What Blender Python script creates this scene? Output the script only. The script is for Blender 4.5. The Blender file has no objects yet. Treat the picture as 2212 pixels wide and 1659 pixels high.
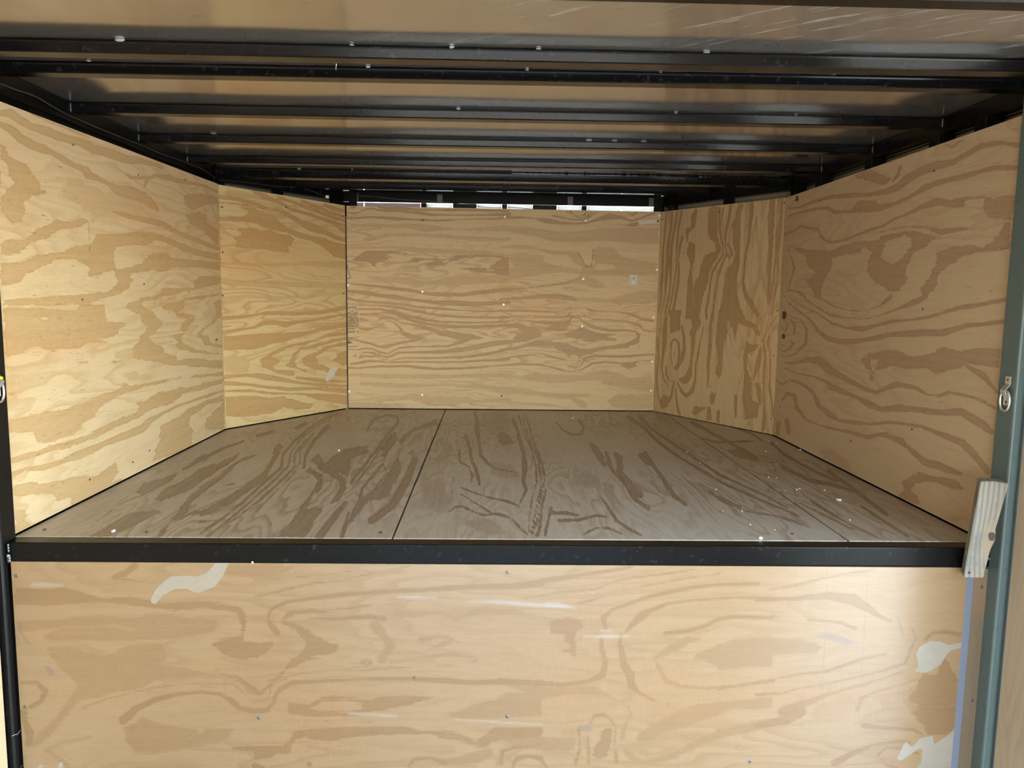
import bpy, bmesh, math, random
import numpy as np
from mathutils import Vector, Matrix

random.seed(7)
SC = bpy.context.scene
COL = SC.collection

# ------------------------------------------------------------------ camera, sky, exposure
FPX, CX, CY = 1661.0, 1106.0, 829.5          # focal length and centre for a 2212 x 1659 picture
PITCH, YAW, ROLL = .1154, .026, .0139
ZC = 1.504                                    # eye height above the trailer deck
_f = np.array([math.sin(YAW)*math.cos(PITCH), math.cos(YAW)*math.cos(PITCH), -math.sin(PITCH)])
_r = np.array([math.cos(YAW), -math.sin(YAW), 0.0])
_u = np.cross(_r, _f)
RR = _r*math.cos(ROLL) + _u*math.sin(ROLL)
UU = -_r*math.sin(ROLL) + _u*math.cos(ROLL)
CAMP = np.array([0.0, 0.0, ZC])
cam_d = bpy.data.cameras.new('camera')
cam = bpy.data.objects.new('camera', cam_d)
COL.objects.link(cam)
M = Matrix.Identity(4)
for i in range(3):
    M[i][0], M[i][1], M[i][2], M[i][3] = RR[i], UU[i], -_f[i], CAMP[i]
cam.matrix_world = M
cam_d.sensor_fit = 'HORIZONTAL'
cam_d.sensor_width = 36.0
cam_d.lens = FPX/2212*36.0
cam_d.clip_start = .02
SC.camera = cam

W = bpy.data.worlds.new('daylight')
SC.world = W
W.use_nodes = True
wn = W.node_tree.nodes
bg = wn['Background']
sky = wn.new('ShaderNodeTexSky')
sky.sky_type = 'NISHITA'
sky.sun_disc = False
sky.sun_elevation = math.radians(38)
sky.sun_rotation = math.radians(293)
sky.air_density = 1.0
sky.dust_density = 1.6
sky.ozone_density = 1.0
tint = wn.new('ShaderNodeMix'); tint.data_type = 'RGBA'; tint.blend_type = 'MULTIPLY'; tint.inputs[0].default_value = 1.0
tint.inputs[7].default_value = (1.10, .985, .90, 1)          # the camera's warm white balance
W.node_tree.links.new(sky.outputs[0], tint.inputs[6])
W.node_tree.links.new(tint.outputs[2], bg.inputs[0])
bg.inputs[1].default_value = .42

SC.view_settings.view_transform = 'Standard'
SC.view_settings.look = 'None'
SC.view_settings.gamma = 1.0
SC.view_settings.use_curve_mapping = False
SC.view_settings.exposure = 3.85
SC.cycles.use_denoising = True
SC.cycles.max_bounces = 16
SC.cycles.diffuse_bounces = 10
SC.cycles.glossy_bounces = 8

sun_d = bpy.data.lights.new('sun', 'SUN')
sun_d.energy = 2.3
sun_d.angle = math.radians(1.5)
sun_d.color = (1.0, .97, .94)
sun = bpy.data.objects.new('sun', sun_d); COL.objects.link(sun)
# high sun from the front left: it lights the ground outside but does not reach through either opening
sun.rotation_euler = Vector((.33, -.35, -1.0)).to_track_quat('-Z', 'Y').to_euler()

def portal(name, loc, rot, sx, sy):
    d = bpy.data.lights.new(name, 'AREA')
    d.shape = 'RECTANGLE'; d.size = sx; d.size_y = sy
    d.cycles.is_portal = True
    o = bpy.data.objects.new(name, d); COL.objects.link(o)
    o.location = loc; o.rotation_euler = rot
    return o

# trailer dimensions (metres, deck z = 0, +y towards the nose)
XL, XR = -1.26, 1.3505            # faces of the side plywood on the raised nose
ZP = ZC - .654                    # top of the raised nose floor
ZT = ZC + .475                    # top edge of the plywood
ZCEIL = ZC + .565
YF = 2.012                        # front edge of the raised floor
REAR = -3.6
DOOR_Y0, DOOR_Y1, DOOR_Z1 = .38, 1.52, ZC + .42
# daylight enters by the open rear and the open side door: sampling portals on both openings
portal('rear_opening_portal', (0.04, REAR - .01, 1.03), (math.radians(90), 0, 0), 2.7, 2.05)
portal('side_door_portal', (1.46, (DOOR_Y0+DOOR_Y1)/2, DOOR_Z1/2), (math.radians(90), 0, math.radians(90)), DOOR_Y1-DOOR_Y0, DOOR_Z1)

# ------------------------------------------------------------------ helpers
def ray(px, py):
    return _f + RR*((px-CX)/FPX) - UU*((py-CY)/FPX)

def on(px, py, p0, n):
    d = ray(px, py); p0 = np.array(p0, float); n = np.array(n, float)
    t = np.dot(p0-CAMP, n)/np.dot(d, n)
    return CAMP + d*t

def onx(px, py, x): return on(px, py, (x, 0, 0), (1, 0, 0))
def ony(px, py, y): return on(px, py, (0, y, 0), (0, 1, 0))
def onz(px, py, z): return on(px, py, (0, 0, z), (0, 0, 1))

def link(name, me, mat=None, parent=None):
    o = bpy.data.objects.new(name, me)
    COL.objects.link(o)
    if mat is not None and not me.materials:
        for m in (mat if isinstance(mat, (list, tuple)) else [mat]):
            me.materials.append(m)
    if parent is not None:
        o.parent = parent
    return o

def finish(bm, name, mat, parent=None, smooth=False):
    bmesh.ops.recalc_face_normals(bm, faces=bm.faces)
    me = bpy.data.meshes.new(name)
    bm.to_mesh(me); bm.free()
    if smooth:
        for p in me.polygons: p.use_smooth = True
    return link(name, me, mat, parent)

def thing(o, label, cat, group=None, kind=None):
    o['label'] = label; o['category'] = cat
    if group: o['group'] = group
    if kind: o['kind'] = kind
    return o

def empty(name, loc, label, cat, group=None, kind=None):
    o = bpy.data.objects.new(name, None); COL.objects.link(o)
    o.location = loc
    o.empty_display_size = .05
    return thing(o, label, cat, group, kind)

def bx(bm, x0, x1, y0, y1, z0, z1, bev=0.0, seg=2):
    r = bmesh.ops.create_cube(bm, size=1.0)
    vs = r['verts']
    for v in vs:
        v.co = Vector(((x0+x1)/2 + v.co.x*(x1-x0), (y0+y1)/2 + v.co.y*(y1-y0), (z0+z1)/2 + v.co.z*(z1-z0)))
    if bev > 0:
        es = list({e for v in vs for e in v.link_edges})
        bmesh.ops.bevel(bm, geom=es, offset=bev, segments=seg, affect='EDGES', profile=.5)

def box_obj(name, b, mat, parent=None, bev=0.0):
    bm = bmesh.new(); bx(bm, *b, bev=bev)
    return finish(bm, name, mat, parent)

def beam(bm, a, b, w, h, bev=.003, up=(0, 0, 1)):
    """box tube between points a and b: w wide (sideways), h tall, centred on the line"""
    a = Vector(a); b = Vector(b)
    d = (b-a).normalized(); u = Vector(up); s = d.cross(u).normalized(); u = s.cross(d)
    r = bmesh.ops.create_cube(bm, size=1.0); L = (b-a).length; c = (a+b)/2
    for v in r['verts']:
        v.co = c + d*(v.co.x*L) + s*(v.co.y*w) + u*(v.co.z*h)
    if bev > 0:
        es = list({e for v in r['verts'] for e in v.link_edges})
        bmesh.ops.bevel(bm, geom=es, offset=bev, segments=2, affect='EDGES', profile=.5)

def tube(bm, pts, rads, n=8, cap=True):
    pts = [Vector(p) for p in pts]
    if not isinstance(rads, (list, tuple)): rads = [rads]*len(pts)
    rings = []; prev = None
    for i, p in enumerate(pts):
        d = (pts[min(i+1, len(pts)-1)] - pts[max(i-1, 0)]).normalized()
        ref = prev if prev is not None else (Vector((0, 0, 1)) if abs(d.z) < .9 else Vector((1, 0, 0)))
        s = d.cross(ref)
        if s.length < 1e-6: s = d.cross(Vector((0, 1, 0)))
        s.normalize(); u = s.cross(d).normalized(); prev = u
        rings.append([bm.verts.new(p + (s*math.cos(2*math.pi*k/n) + u*math.sin(2*math.pi*k/n))*rads[i]) for k in range(n)])
    for a, b in zip(rings, rings[1:]):
        for k in range(n):
            bm.faces.new((a[k], a[(k+1) % n], b[(k+1) % n], b[k]))
    if cap:
        bm.faces.new(rings[0][::-1]); bm.faces.new(rings[-1])

def blob(bm, c, rx, ry, rz, sub=2, jit=.15, seed=0):
    rnd = random.Random(seed)
    r = bmesh.ops.create_icosphere(bm, subdivisions=sub, radius=1.0)
    for v in r['verts']:
        k = 1 + jit*(rnd.random()-.5)
        v.co = Vector((c[0]+v.co.x*rx*k, c[1]+v.co.y*ry*k, c[2]+v.co.z*rz*k))

def prism(bm, poly, p_dir):
    """closed solid: outline poly (3-D points) pushed along p_dir"""
    a = [bm.verts.new(p) for p in poly]
    b = [bm.verts.new(Vector(p)+Vector(p_dir)) for p in poly]
    bm.faces.new(a); bm.faces.new(b[::-1])
    n = len(a)
    for i in range(n):
        bm.faces.new((a[i], b[i], b[(i+1) % n], a[(i+1) % n]))

# ------------------------------------------------------------------ materials
class NT:
    def __init__(s, name):
        s.m = bpy.data.materials.new(name); s.m.use_nodes = True
        s.t = s.m.node_tree; s.n = s.t.nodes; s.b = s.n['Principled BSDF']
    def new(s, typ, **kw):
        o = s.n.new(typ)
        for k, v in kw.items(): setattr(o, k, v)
        return o
    def set(s, sock, v):
        if hasattr(v, 'links') or isinstance(v, bpy.types.NodeSocket): s.t.links.new(v, sock)
        else: sock.default_value = v
    def math(s, op, a, b=None, c=None, clamp=False):
        o = s.new('ShaderNodeMath', operation=op, use_clamp=clamp)
        s.set(o.inputs[0], a)
        if b is not None: s.set(o.inputs[1], b)
        if c is not None: s.set(o.inputs[2], c)
        return o.outputs[0]
    def noise(s, vec, scale, detail=3, rough=.55, dist=0.0):
        o = s.new('ShaderNodeTexNoise')
        s.set(o.inputs['Vector'], vec); o.inputs['Scale'].default_value = scale
        o.inputs['Detail'].default_value = detail; o.inputs['Roughness'].default_value = rough
        o.inputs['Distortion'].default_value = dist
        return o.outputs[0]
    def mapr(s, v, a, b, c=0.0, d=1.0, smooth=True):
        o = s.new('ShaderNodeMapRange', interpolation_type='SMOOTHSTEP' if smooth else 'LINEAR')
        s.set(o.inputs[0], v); o.inputs[1].default_value = a; o.inputs[2].default_value = b
        o.inputs[3].default_value = c; o.inputs[4].default_value = d
        return o.outputs[0]
    def mix(s, f, a, b, blend='MIX'):
        o = s.new('ShaderNodeMix', data_type='RGBA', blend_type=blend)
        s.set(o.inputs[0], f)
        for i, v in ((6, a), (7, b)):
            if isinstance(v, tuple): o.inputs[i].default_value = (*v, 1)
            else: s.set(o.inputs[i], v)
        return o.outputs[2]
    def scalev(s, vec, x, y, z=1.0, off=(0, 0, 0)):
        o = s.new('ShaderNodeMapping')
        s.set(o.inputs[0], vec); o.inputs['Scale'].default_value = (x, y, z); o.inputs['Location'].default_value = off
        return o.outputs[0]
    def bump(s, h, strength, dist):
        o = s.new('ShaderNodeBump'); o.inputs['Strength'].default_value = strength
        o.inputs['Distance'].default_value = dist; s.set(o.inputs['Height'], h)
        s.t.links.new(o.outputs[0], s.b.inputs['Normal'])

def plain(name, col, rough=.5, metal=0.0, spec=.5):
    t = NT(name)
    t.b.inputs['Base Color'].default_value = (*col, 1)
    t.b.inputs['Roughness'].default_value = rough
    t.b.inputs['Metallic'].default_value = metal
    t.b.inputs['Specular IOR Level'].default_value = spec
    return t

def ply_mat(name, light, dark, seed=0.0, rough=.5, contrast=1.0, dirt=.0, warm=(.62, .27, .08), warm_amt=.3, spec=.3, wk=.55, fill=1.0, rings=.46, rfreq=15.0, ew=(-.0018, .0032)):
    """fir plywood: the panel's own 'grain' attributes hold the broad flat-sawn figure, noise adds the fibres"""
    t = NT(name)
    uv = t.new('ShaderNodeUVMap').outputs[0]
    uvs = t.scalev(uv, 1, 1, 1, (seed, seed*1.7, seed))
    def attr(a):
        o = t.new('ShaderNodeAttribute', attribute_name=a); return o.outputs['Fac']
    jag = t.noise(t.scalev(uvs, 9, 42), 1.0, 4, .65)
    fib = t.noise(t.scalev(uvs, 26, 330), 1.0, 3, .6)
    chk = t.noise(t.scalev(uvs, 260, 22), 1.0, 2, .6)
    j = t.math('MULTIPLY_ADD', t.math('SUBTRACT', jag, .5), .010, t.math('MULTIPLY_ADD', t.math('SUBTRACT', fib, .5), .004, .0004))
    jf = t.noise(t.scalev(uvs, 34, 190, 1, (1.3, 2.1, 0)), 1.0, 3, .7)
    jg = t.noise(t.scalev(uvs, 5.5, 75, 1, (7.3, 1.1, 0)), 1.0, 3, .65)
    jf = t.math('SUBTRACT', jf, .5)
    sl = t.math('ADD', attr('ring_line'), t.math('MULTIPLY_ADD', jf, .0050, j))
    sp = t.math('ADD', attr('figure'), t.math('MULTIPLY_ADD', t.math('SUBTRACT', jg, .5), .026, t.math('MULTIPLY_ADD', jf, .013, j)))
    sd = t.math('MAXIMUM', sl, sp)
    sw = t.math('ADD', attr('figure_soft'), t.math('MULTIPLY', j, 2.2))
    strong = t.mapr(sd, *ew)
    edge = t.math('MULTIPLY', t.mapr(sd, -.001, .0015), t.mapr(sd, .0085, .002))
    soft = t.math('MULTIPLY', t.mapr(sw, -.004, .006), wk)
    # faint secondary growth rings everywhere
    hh = t.math('ADD', t.noise(t.scalev(uvs, .9, 4.5), 1.0, 3, .5), t.math('MULTIPLY', fib, .02))
    fr = t.math('FRACT', t.math('MULTIPLY', hh, rfreq))
    ring = t.math('MULTIPLY', t.mapr(fr, .30, .93), t.mapr(fr, 1.0, .94))
    ring = t.math('MULTIPLY', ring, t.math('MULTIPLY', t.mapr(t.noise(t.scalev(uvs, 1.1, 2.6, 1, (4, 1, 0)), 1.0, 2, .5), .34, .60), rings))
    streak = t.noise(t.scalev(uvs, 2.4, 58, 1, (5.1, 8.8, 0)), 1.0, 4, .62)
    lo = t.noise(t.scalev(uvs, 1.3, 3.0), 1.0, 3, .6)
    d = t.math('MAXIMUM', strong, soft)
    d = t.math('MAXIMUM', d, t.math('MULTIPLY', ring, t.math('SUBTRACT', 1.0, t.math('MULTIPLY', strong, .7))))
    d = t.math('MULTIPLY', d, contrast)
    d = t.math('MULTIPLY_ADD', edge, .22*contrast, d)
    # fibres break the bands up a little and streak the pale wood
    d = t.math('ADD', d, t.math('MULTIPLY', t.math('SUBTRACT', fib, .5), .85))
    d = t.math('ADD', d, t.math('MULTIPLY', t.math('SUBTRACT', streak, .5), .75))
    d = t.math('ADD', d, t.math('MULTIPLY', t.math('SUBTRACT', chk, .5), t.math('MULTIPLY', t.mapr(lo, .45, .65), .8)))
    d = t.math('MINIMUM', t.math('MAXIMUM', d, -.12), 1.25)
    o = t.new('ShaderNodeMix', data_type='RGBA', clamp_factor=False)
    t.set(o.inputs[0], d); o.inputs[6].default_value = (*light, 1); o.inputs[7].default_value = (*dark, 1)
    col = o.outputs[2]
    col = t.mix(t.math('MULTIPLY', t.mapr(lo, .5, .75), warm_amt), col, warm)
    # short dark resin pores
    por = t.math('MULTIPLY', t.mapr(t.noise(t.scalev(uvs, 22, 260, 1, (3, 5, 0)), 1.0, 1, .5), .69, .76), t.mapr(t.noise(uvs, 2.2, 2), .42, .65))
    col = t.mix(t.math('MULTIPLY', por, .55), col, (.11, .055, .022))
    if dirt > 0:
        g = t.mapr(t.noise(uvs, 3.1, 5, .62), .38, .68)
        col = t.mix(t.math('MULTIPLY', g, dirt), col, (.25, .22, .185))
    st = t.mapr(t.math('ADD', attr('stain'), t.math('MULTIPLY', j, .5)), -.002, .003)
    col = t.mix(t.math('MULTIPLY', st, t.math('MULTIPLY_ADD', fib, .55, .12)), col, (.12, .10, .10))
    kn = t.mapr(attr('hole'), -.002, .002)
    col = t.mix(t.math('MULTIPLY', kn, .93), col, (.025, .014, .009))
    pu = t.mapr(t.math('ADD', attr('filler'), t.math('MULTIPLY', j, .10)), -.0006, .0008)
    pc = t.noise(t.scalev(uvs, 14, 30), 1.0, 4, .6)
    pcol = t.mix(pc, (.52*fill, .46*fill, .36*fill), (.68*fill, .62*fill, .52*fill))
    col = t.mix(t.math('MULTIPLY', pu, .94), col, pcol)
    ch = t.mapr(t.math('ADD', attr('chalk'), t.math('MULTIPLY', j, .8)), -.004, .006)
    col = t.mix(t.math('MULTIPLY', ch, t.math('MULTIPLY_ADD', fib, .9, .02)), col, (.72*fill, .70*fill, .70*fill))
    t.set(t.b.inputs['Base Color'], col)
    t.set(t.b.inputs['Roughness'], t.math('MULTIPLY_ADD', fib, .16, rough-.08))
    t.b.inputs['Specular IOR Level'].default_value = spec
    t.bump(t.math('ADD', fib, t.math('MULTIPLY', chk, .5)), .25, .0008)
    return t.m

LIGHT, DARK = (.72, .545, .315), (.575, .385, .186)
MP_SIDE = ply_mat('fir_plywood_side', LIGHT, DARK, 1.3, .55, 1.0, rings=.62)
MP_ANG = ply_mat('fir_plywood_amber', (.64, .48, .245), (.50, .315, .135), 4.1, .5, 1.0, rings=.8, rfreq=18.0)
MP_BACK = ply_mat('fir_plywood_back', (.56, .41, .225), (.40, .258, .132), 7.7, .55, 1.0, warm_amt=.15, rings=.75, rfreq=22.0)
MP_RANG = ply_mat('fir_plywood_rotary', (.50, .37, .215), (.345, .225, .115), 9.2, .5, 1.0, warm_amt=.15, rings=.6)
MP_RIGHT = ply_mat('fir_plywood_pale', (.55, .43, .285), (.415, .285, .185), 11.9, .5, 1.0, warm_amt=.12)
MP_FLOOR = ply_mat('worn_floor_plywood', (.46, .388, .285), (.272, .194, .125), 15.3, .40, 1.0, dirt=.16, warm_amt=.04, spec=.6, rings=.72, rfreq=17.0)
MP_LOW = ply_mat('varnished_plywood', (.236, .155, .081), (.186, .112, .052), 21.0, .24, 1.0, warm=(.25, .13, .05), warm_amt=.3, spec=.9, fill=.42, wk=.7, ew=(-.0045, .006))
MP_DULL = ply_mat('dull_fir_plywood', (.44, .37, .28), (.33, .265, .19), 33.0, .5, .8)
MP_BATTEN = ply_mat('shade_darkened_batten', (.15, .112, .075), (.115, .08, .05), 41.0, .5, .8)  # plywood colour darkened to carry the shade of the recess
MP_EDGE = ply_mat('fir_plywood_plain', (.62, .46, .27), (.46, .29, .15), 27.0, .5, .8)

def black_steel(name='black_painted_steel', base=(.0105, .0105, .011), rough=.3, spec=.35):
    t = NT(name)
    g = t.new('ShaderNodeNewGeometry').outputs['Position']
    n1 = t.noise(t.scalev(g, 2.5, 22, 22), 1.0, 4, .6)
    n2 = t.noise(g, 55, 3, .6)
    col = t.mix(t.math('MULTIPLY', t.mapr(n2, .58, .75), .35), base, (.05, .05, .052))
    t.set(t.b.inputs['Base Color'], col)
    t.set(t.b.inputs['Roughness'], t.math('MULTIPLY_ADD', n1, .14, rough-.07))
    t.b.inputs['Specular IOR Level'].default_value = spec
    t.bump(t.noise(t.scalev(g, 3, 3, 3), 1.0, 3, .5), .12, .004)
    return t.m
M_STEEL = black_steel(base=(.0045, .0045, .0045), rough=.24, spec=.12)
M_BOW = black_steel('black_satin_bow', (.004, .004, .0042), .14, .24)
M_POST = black_steel('black_post_paint', (.008, .0075, .0065), .36)
M_POST_R = black_steel('haze_tinted_post_paint', (.105, .150, .155), .4)  # teal-grey base paints lens veil glare into the post's colour

def roof_mat():
    """mill-finish aluminium roof skin, dusty, mirrors the plywood below"""
    t = NT('dusty_mill_aluminium')
    g = t.new('ShaderNodeNewGeometry').outputs['Position']
    n1 = t.noise(t.scalev(g, 1.6, 6, 1), 1.0, 4, .55)
    spots = t.mapr(t.noise(t.scalev(g, 14, 46, 1), 1.0, 2, .5), .70, .78)
    col = t.mix(n1, (.50, .475, .44), (.60, .57, .53))
    col = t.mix(t.math('MULTIPLY', spots, .5), col, (.16, .12, .09))
    # pale scrape marks
    rot = t.new('ShaderNodeMapping'); t.set(rot.inputs[0], g); rot.inputs['Rotation'].default_value = (0, 0, math.radians(38))
    sc = t.noise(t.scalev(rot.outputs[0], 4.0, 34, 1), 1.0, 5, .7)
    def near(c, r0, r1):
        d = t.new('ShaderNodeVectorMath', operation='DISTANCE'); t.set(d.inputs[0], g); d.inputs[1].default_value = c
        return t.mapr(d.outputs['Value'], r0, r1)
    msk = t.math('MAXIMUM', near((.56, 1.68, ZCEIL), .34, .06), t.math('MAXIMUM', near((1.08, 1.62, ZCEIL), .36, .10), near((.10, 1.60, ZCEIL), .2, .02)))
    msk = t.math('MAXIMUM', msk, t.math('MULTIPLY', t.mapr(t.noise(t.scalev(g, 1.1, 1.1, 1, (2.2, .3, 0)), 1.0, 2, .5), .56, .70), .5))
    sc = t.math('MULTIPLY', t.mapr(sc, .54, .64), msk)
    t.set(t.b.inputs['Base Color'], t.mix(t.math('MULTIPLY', sc, .75), col, (.42, .41, .40)))
    t.b.inputs['Metallic'].default_value = 1.0
    t.set(t.b.inputs['Metallic'], t.math('SUBTRACT', .86, t.math('MULTIPLY', sc, .5)))
    t.set(t.b.inputs['Roughness'], t.math('MULTIPLY_ADD', n1, .08, .09))
    t.bump(t.noise(t.scalev(g, .8, 2.2, 1), 1.0, 2, .5), .5, .02)
    return t.m
M_ROOF = roof_mat()

def weathered():
    t = NT('weathered_lumber')
    uv = t.new('ShaderNodeTexCoord').outputs['Object']
    wob = t.noise(t.scalev(uv, 9, 9, 5), 1.0, 2, .5)
    x = t.new('ShaderNodeSeparateXYZ'); t.set(x.inputs[0], uv)
    # grain lines run along the stick, pushed aside round the knot
    kx = t.math('SUBTRACT', x.outputs[0], .026); kz = t.math('MULTIPLY', t.math('SUBTRACT', x.outputs[2], -.035), .45)
    r2 = t.math('ADD', t.math('MULTIPLY', kx, kx), t.math('MULTIPLY', kz, kz))
    ph = t.math('ADD', t.math('MULTIPLY', x.outputs[0], 520.0), t.math('MULTIPLY', wob, 9.0))
    ph = t.math('ADD', ph, t.math('DIVIDE', .010, t.math('ADD', r2, .0009)))
    ln = t.mapr(t.math('SINE', ph), -.1, .95)
    fib = t.noise(t.scalev(uv, 420, 420, 14), 1.0, 3, .6)
    bl = t.noise(t.scalev(uv, 26, 26, 18), 1.0, 4, .6)
    col = t.mix(t.math('MULTIPLY', ln, .62), (.27, .255, .215), (.12, .113, .098))
    col = t.mix(t.math('MULTIPLY', t.mapr(bl, .5, .66), .6), col, (.14, .145, .142))
    bare = t.mapr(t.math('ADD', r2, t.math('MULTIPLY', t.math('SUBTRACT', bl, .5), .002)), .0011, .0005)
    col = t.mix(t.math('MULTIPLY', bare, .7), col, (.32, .25, .165))
    col = t.mix(t.math('MULTIPLY', t.math('SUBTRACT', fib, .3), .3), col, (.34, .325, .285))
    t.set(t.b.inputs['Base Color'], col)
    t.b.inputs['Roughness'].default_value = .75
    t.bump(t.math('ADD', ln, fib), .35, .0015)
    return t.m
M_BLOCK = weathered()
M_MATT = plain('matt_black_blocker', (.008, .008, .008), .8, 0, .1).m
M_KNOT = plain('dark_knot', (.045, .032, .028), .6).m
M_ZINC = plain('zinc_plate', (.78, .78, .74), .3, .8).m
M_SCREW = plain('zinc_screw', (.17, .17, .175), .45, .8).m
M_WSCREW = plain('pale_screw_head', (.80, .78, .66), .35, .3).m
M_RUSTY = plain('dull_nail', (.06, .045, .04), .5, .6).m
M_SEAL = plain('sealant', (.36, .40, .45), .2).m
M_WELD = plain('weld_metal', (.16, .165, .17), .4, .8).m
M_WHITE = plain('white_plastic', (.80, .79, .74), .45).m
M_YELLOW = plain('yellow_webbing', (.85, .62, .02), .7).m
M_PAPER = plain('sticker_paper', (.63, .60, .58), .55).m
M_INK = plain('black_ink', (.02, .018, .02), .7).m
M_GREYINK = plain('grey_ink', (.16, .15, .15), .7).m
M_CABLE = plain('dark_cable_sheath', (.055, .045, .04), .4).m
M_STRIPE = plain('pale_blue_enamelled_edge', (.135, .16, .215), .35).m
M_SKIN = plain('bare_wall_skin', (.30, .27, .22), .45, .4).m
M_CRUMB = plain('white_foam', (.86, .86, .86), .6).m
M_SPLINT = plain('dark_splinter', (.035, .025, .02), .8).m
def translucent(name, c, tr):
    t = NT(name)
    t.b.inputs['Base Color'].default_value = (*c, 1); t.b.inputs['Roughness'].default_value = .4
    t.n.remove(t.b) if False else None
    tl = t.new('ShaderNodeBsdfTranslucent'); tl.inputs[0].default_value = (*c, 1)
    mx = t.new('ShaderNodeMixShader'); mx.inputs[0].default_value = tr
    t.t.links.new(t.b.outputs[0], mx.inputs[1]); t.t.links.new(tl.outputs[0], mx.inputs[2])
    t.t.links.new(mx.outputs[0], t.n['Material Output'].inputs[0])
    return t.m
M_TRANS = translucent('translucent_nose_cap', (.42, .44, .43), .5)
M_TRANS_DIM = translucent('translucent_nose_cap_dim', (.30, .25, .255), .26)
def ground_mat():
    t = NT('grassy_gravel')
    g = t.new('ShaderNodeNewGeometry').outputs['Position']
    n = t.noise(g, .5, 4, .6); n2 = t.noise(g, 9, 4, .6)
    c = t.mix(t.mapr(n, .42, .58), (.28, .275, .22), (.37, .36, .345))
    t.set(t.b.inputs['Base Color'], t.mix(t.math('MULTIPLY', n2, .4), c, (.10, .12, .05)))
    t.b.inputs['Roughness'].default_value = .95
    return t.m
M_GROUND = ground_mat()
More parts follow.
